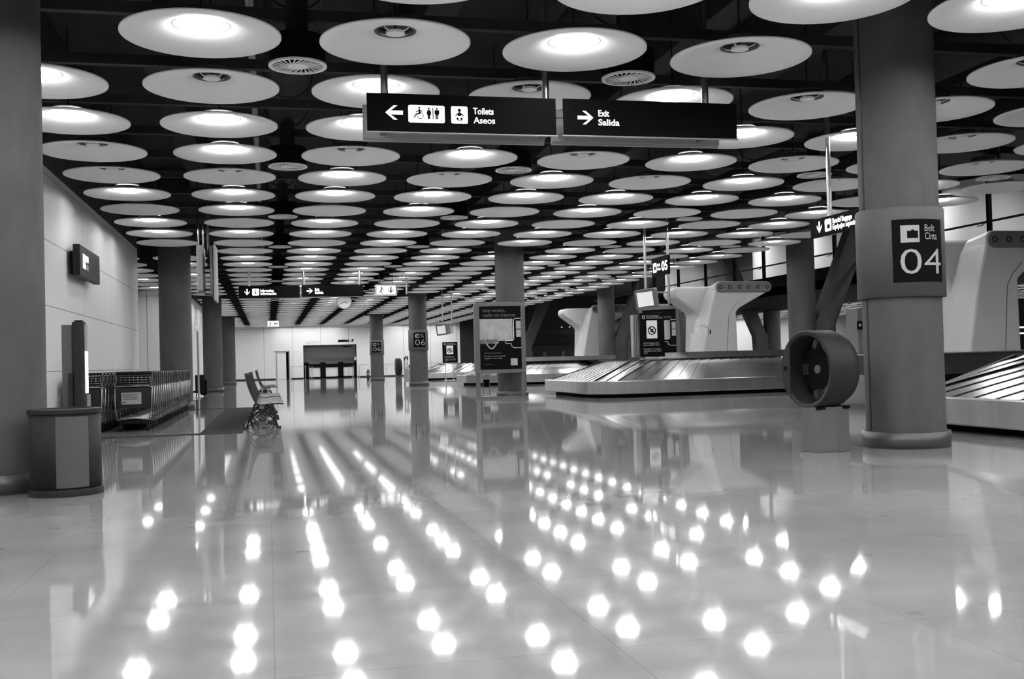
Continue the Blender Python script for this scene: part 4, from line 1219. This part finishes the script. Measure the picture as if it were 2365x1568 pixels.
MB().box(-0.06, 0.08, -0.02, 0.02, 0.62, 0.66).build('handle', M_BLACK, t)
MB().box(-0.12, 0.12, -0.08, 0.08, 0, 0.02).build('base', M_BLACK, t)
MB().box(-0.05, 0.05, -0.105, -0.095, 0.25, 0.42).build('label_plate', M_GREYTX, t)

# second telephone pod and wheelchair ramp gear near the 06 column
t = thing('telephone_pod', 'second round telephone pod seen nearly edge-on left of the 06 column', 'telephone', (6.05, 50.0, 0))
b = MB(); b.xf = T((0, 0, 0.86), (0, PI / 2, 0))
b.lathe([(0.001, -0.13), (0.39, -0.13), (0.41, -0.11), (0.41, 0.10), (0.33, 0.15), (0.001, 0.15)], 40, True); b.build('drum_shell', M_DGREY, t)
MB().box(-0.14, 0.14, -0.12, 0.12, 0.0, 0.5).build('pedestal', M_GREYMET, t)
t = thing('cleaning_trolley', 'small cleaning trolley with poles standing left of the larger 06 column', 'cleaning trolley', (6.50, 50.4, 0))
MB().box(-0.12, 0.14, -0.15, 0.15, 0.12, 0.75).build('bin_body', M_GREYTX, t)
for k, (x, h) in enumerate(((-0.10, 1.32), (-0.02, 1.38), (0.06, 1.36))):
    MB().cyl(0.014, 0.7, h, 8).build('pole', M_DGREY, t, loc=(x, 0.05, 0))
    MB().cyl(0.032, h - 0.16, h, 8).build('brush_head', M_BLACK, t, loc=(x, 0.05, 0))
b = MB(); b.tube([(0.10, 0, 0.95), (0.25, 0, 0.55), (0.42, 0, 0.20)], 0.02, 6); b.tube([(0.10, 0, 0.95), (0.16, 0, 0.4), (0.3, 0, 0.15)], 0.015, 6); b.build('mop', M_DGREY, t)
for x in (-0.1, 0.12):
    b = MB(); b.xf = T((x, 0, 0.06), (0, PI / 2, 0)); b.cyl(0.06, -0.015, 0.015, 14); b.build('wheel', M_RUBBER, t)

# black suitcase cart by the left columns, and the queue pole
t = thing('cleaning_cart', 'black cart standing between the left columns beside a thin pole', 'cart', (-2.48, 40.6, 0))
MB().rbox(-0.16, 0.16, -0.25, 0.25, 0.12, 0.80, 0.04, 'y').build('cart_body', M_RUBBER, t)
MB().rbox(0.02, 0.24, -0.20, 0.20, 0.05, 0.62, 0.03, 'y').build('side_bag', M_BLACK, t)
MB().box(-0.26, 0.16, -0.22, 0.22, 0.14, 0.20).build('shelf', M_BLACK, t)
for x in (-0.14, 0.14):
    b = MB(); b.xf = T((x, 0, 0.06), (0, PI / 2, 0)); b.cyl(0.06, -0.015, 0.015, 14); b.build('wheel', M_RUBBER, t)
tag(MB().cyl(0.035, 0.0, 2.35, 12).cyl(0.14, 0, 0.02, 20).build('barrier_pole', M_STEEL, loc=(-2.42, 38.8, 0)), 'thin steel pole standing in front of the black cart at the left', 'pole')

# ------------------------------------------------------------------ gallery on the right, beyond the last row of discs
XG = 18.0
struct('wall_gallery', MB().box(24.6, 24.9, 6, 57, 4.0, 6.3), M_GALW)
struct('trim_1', MB().box(XG, 24.6, 6, 57, 3.15, 3.45).box(XG, XG + 0.12, 6, 57, 3.15, 3.84), M_BLACK)
struct('trim_2', MB().box(XG + 0.12, 24.6, 6, 57, 3.45, 3.5), M_WDARK)
t = thing('gallery_railing', 'dark railing with tall posts along the lit upper gallery at the right', 'railing', (XG, 16.0, 3.84))
b = MB(); b.tube([(-0.02, 0, 0.42), (-0.02, 40.5, 0.42)], 0.03, 8); b.build('hand_rail', M_DGREY, t)
k = 0.0
ys = [18.3, 20.75, 23.2, 25.7, 28.2, 30.7, 33.2, 35.7, 38.2, 41.0, 44.0, 47.0, 50.0, 53.0]
for yy in ys:
    MB().box(-0.05, 0.05, yy - 16 - 0.05, yy - 16 + 0.05, -0.3, 2.44).build('post', M_BLACK, t)
    b = MB(); b.tube([(-0.02, yy - 15.9, 0.42), (-0.04, yy - 15.75, 0.34), (-0.02, yy - 15.55, 0.36)], 0.014, 6); b.build('rail_bracket', M_DGREY, t)
# rounded pale pods that line the gallery
for k, yy in enumerate((19.5, 24.0, 28.5, 33.0, 37.5, 42.0, 52.5)):
    o = MB().cyl(1.75, 0, 2.7, 40).build('gallery_pod', M_GALW, loc=(22.6, yy, 3.5))
    tag(o, 'pale rounded pod wall on the upper gallery, %s from the right' % ordinal(k + 1), 'wall pod', 'pale pods lining the gallery')
# gallery downlights
for k in range(10):
    yy = 17.5 + 4.0 * k
    t = thing('gallery_light', 'round downlight above the upper gallery, %s from the right' % ordinal(k + 1), 'ceiling light', (19.6, yy, 6.12), 0, 'gallery downlights')
    MB().lathe([(0.20, 0.0), (0.24, 0.0), (0.24, 0.17), (0.20, 0.17)], 20, True, True).build('housing', M_DGREY, t)
    MB().cyl(0.20, 0.02, 0.05, 20).build('lamp_glass', M_GALL, t)

# long strip lights glimpsed at the far right edge
for k, (z, y) in enumerate(((1.50, 26.0), (1.66, 27.0))):
    pass
t = thing('strip_light', 'pair of long white strip lights low at the right edge', 'strip light', (20.0, 27.0, 0))
for k, z in enumerate((1.42, 1.60)):
    MB().box(0, 6.0, 0, 0.06, z, z + 0.05).build('tube', M_LIT, t, loc=(0, 0, 0))
MB().box(-0.05, 0.05, 0.0, 0.08, 0, 1.7).build('post', M_BLACK, t)
MB().box(5.95, 6.05, 0.0, 0.08, 0, 1.7).build('post', M_BLACK, t)

# extinguisher sign and call point on a grey box pillar behind the pod
t = thing('service_cabinet', 'grey service cabinet with an extinguisher sign, between pod and 04 column', 'cabinet', (10.75, 17.6, 0.98))
cb = MB().box(0.0, 0.62, 0, 0.4, 0.0, 0.86).build('cabinet_body', M_GREYMET, t)
MB().box(0.14, 0.40, -0.03, -0.01, 0.47, 0.76).build('sign_frame', M_WHITE, cb)
MB().box(0.165, 0.375, -0.034, -0.029, 0.495, 0.735).build('sign_face', M_DGREY, cb)
b = MB(); b.prism([(0.245, 0.51), (0.295, 0.51), (0.295, 0.66), (0.28, 0.69), (0.28, 0.72), (0.26, 0.72), (0.26, 0.69), (0.245, 0.66)], -0.038, -0.033, 'y'); b.build('extinguisher_symbol', M_WHITE, cb)
MB().box(-0.02, 0.10, -0.02, 0.0, 0.46, 0.62).build('call_point', M_BLACK, cb)
MB().box(0.01, 0.05, -0.025, -0.02, 0.52, 0.57).build('call_button', M_GREYTX, cb)

# dark shopfront under the gallery, far behind
t = thing('closed_shopfront', 'dark closed shopfront in the distance under the gallery', 'shopfront', (16.0, 74.0, 0))
MB().box(0, 9.0, 0, 0.3, 2.2, 2.9).build('fascia', M_DGREY, t)
MB().box(0, 9.0, 0.4, 0.45, 0.0, 2.2).build('glazing', M_WDARK, t)
for x in (1.2, 3.6, 5.0, 7.0): MB().box(x, x + 0.18, -0.02, 0.1, 0, 1.6).build('door_post', M_GREYMET, t)
MB().box(2.4, 2.75, -0.03, 0.0, 1.25, 1.65).build('paper_notice', M_GREYTX, t)
text_mesh('DUTY FREE', 0.2, M_GREYMET, 'lettering', t, (2.6, -0.01, 2.5), width=1.6) if False else None
for k, (x, z) in enumerate(((1.6, 3.25), (5.0, 3.35), (5.6, 3.35))):
    sp_ = MB().cyl(0.06, 0, 0.04, 12)
    sp_.m = 1
    o = sp_.cyl(0.008, 0.04, 6.3 - z, 6).build('spot_lamp', [M_LIT, M_BLACK], loc=(16.0 + x, 73.9, z + 0.0))
    tag(o, 'tiny bright spot lamp over the dark shopfront, %s from its left' % ordinal(k + 1), 'lamp', 'spot lamps over the shopfront')
tag(MB().box(15.0, 16.2, 70.0, 70.5, 0, 4.1).build('dark_partition', M_DGREY), 'tall dark partition right of the bright back wall', 'partition')
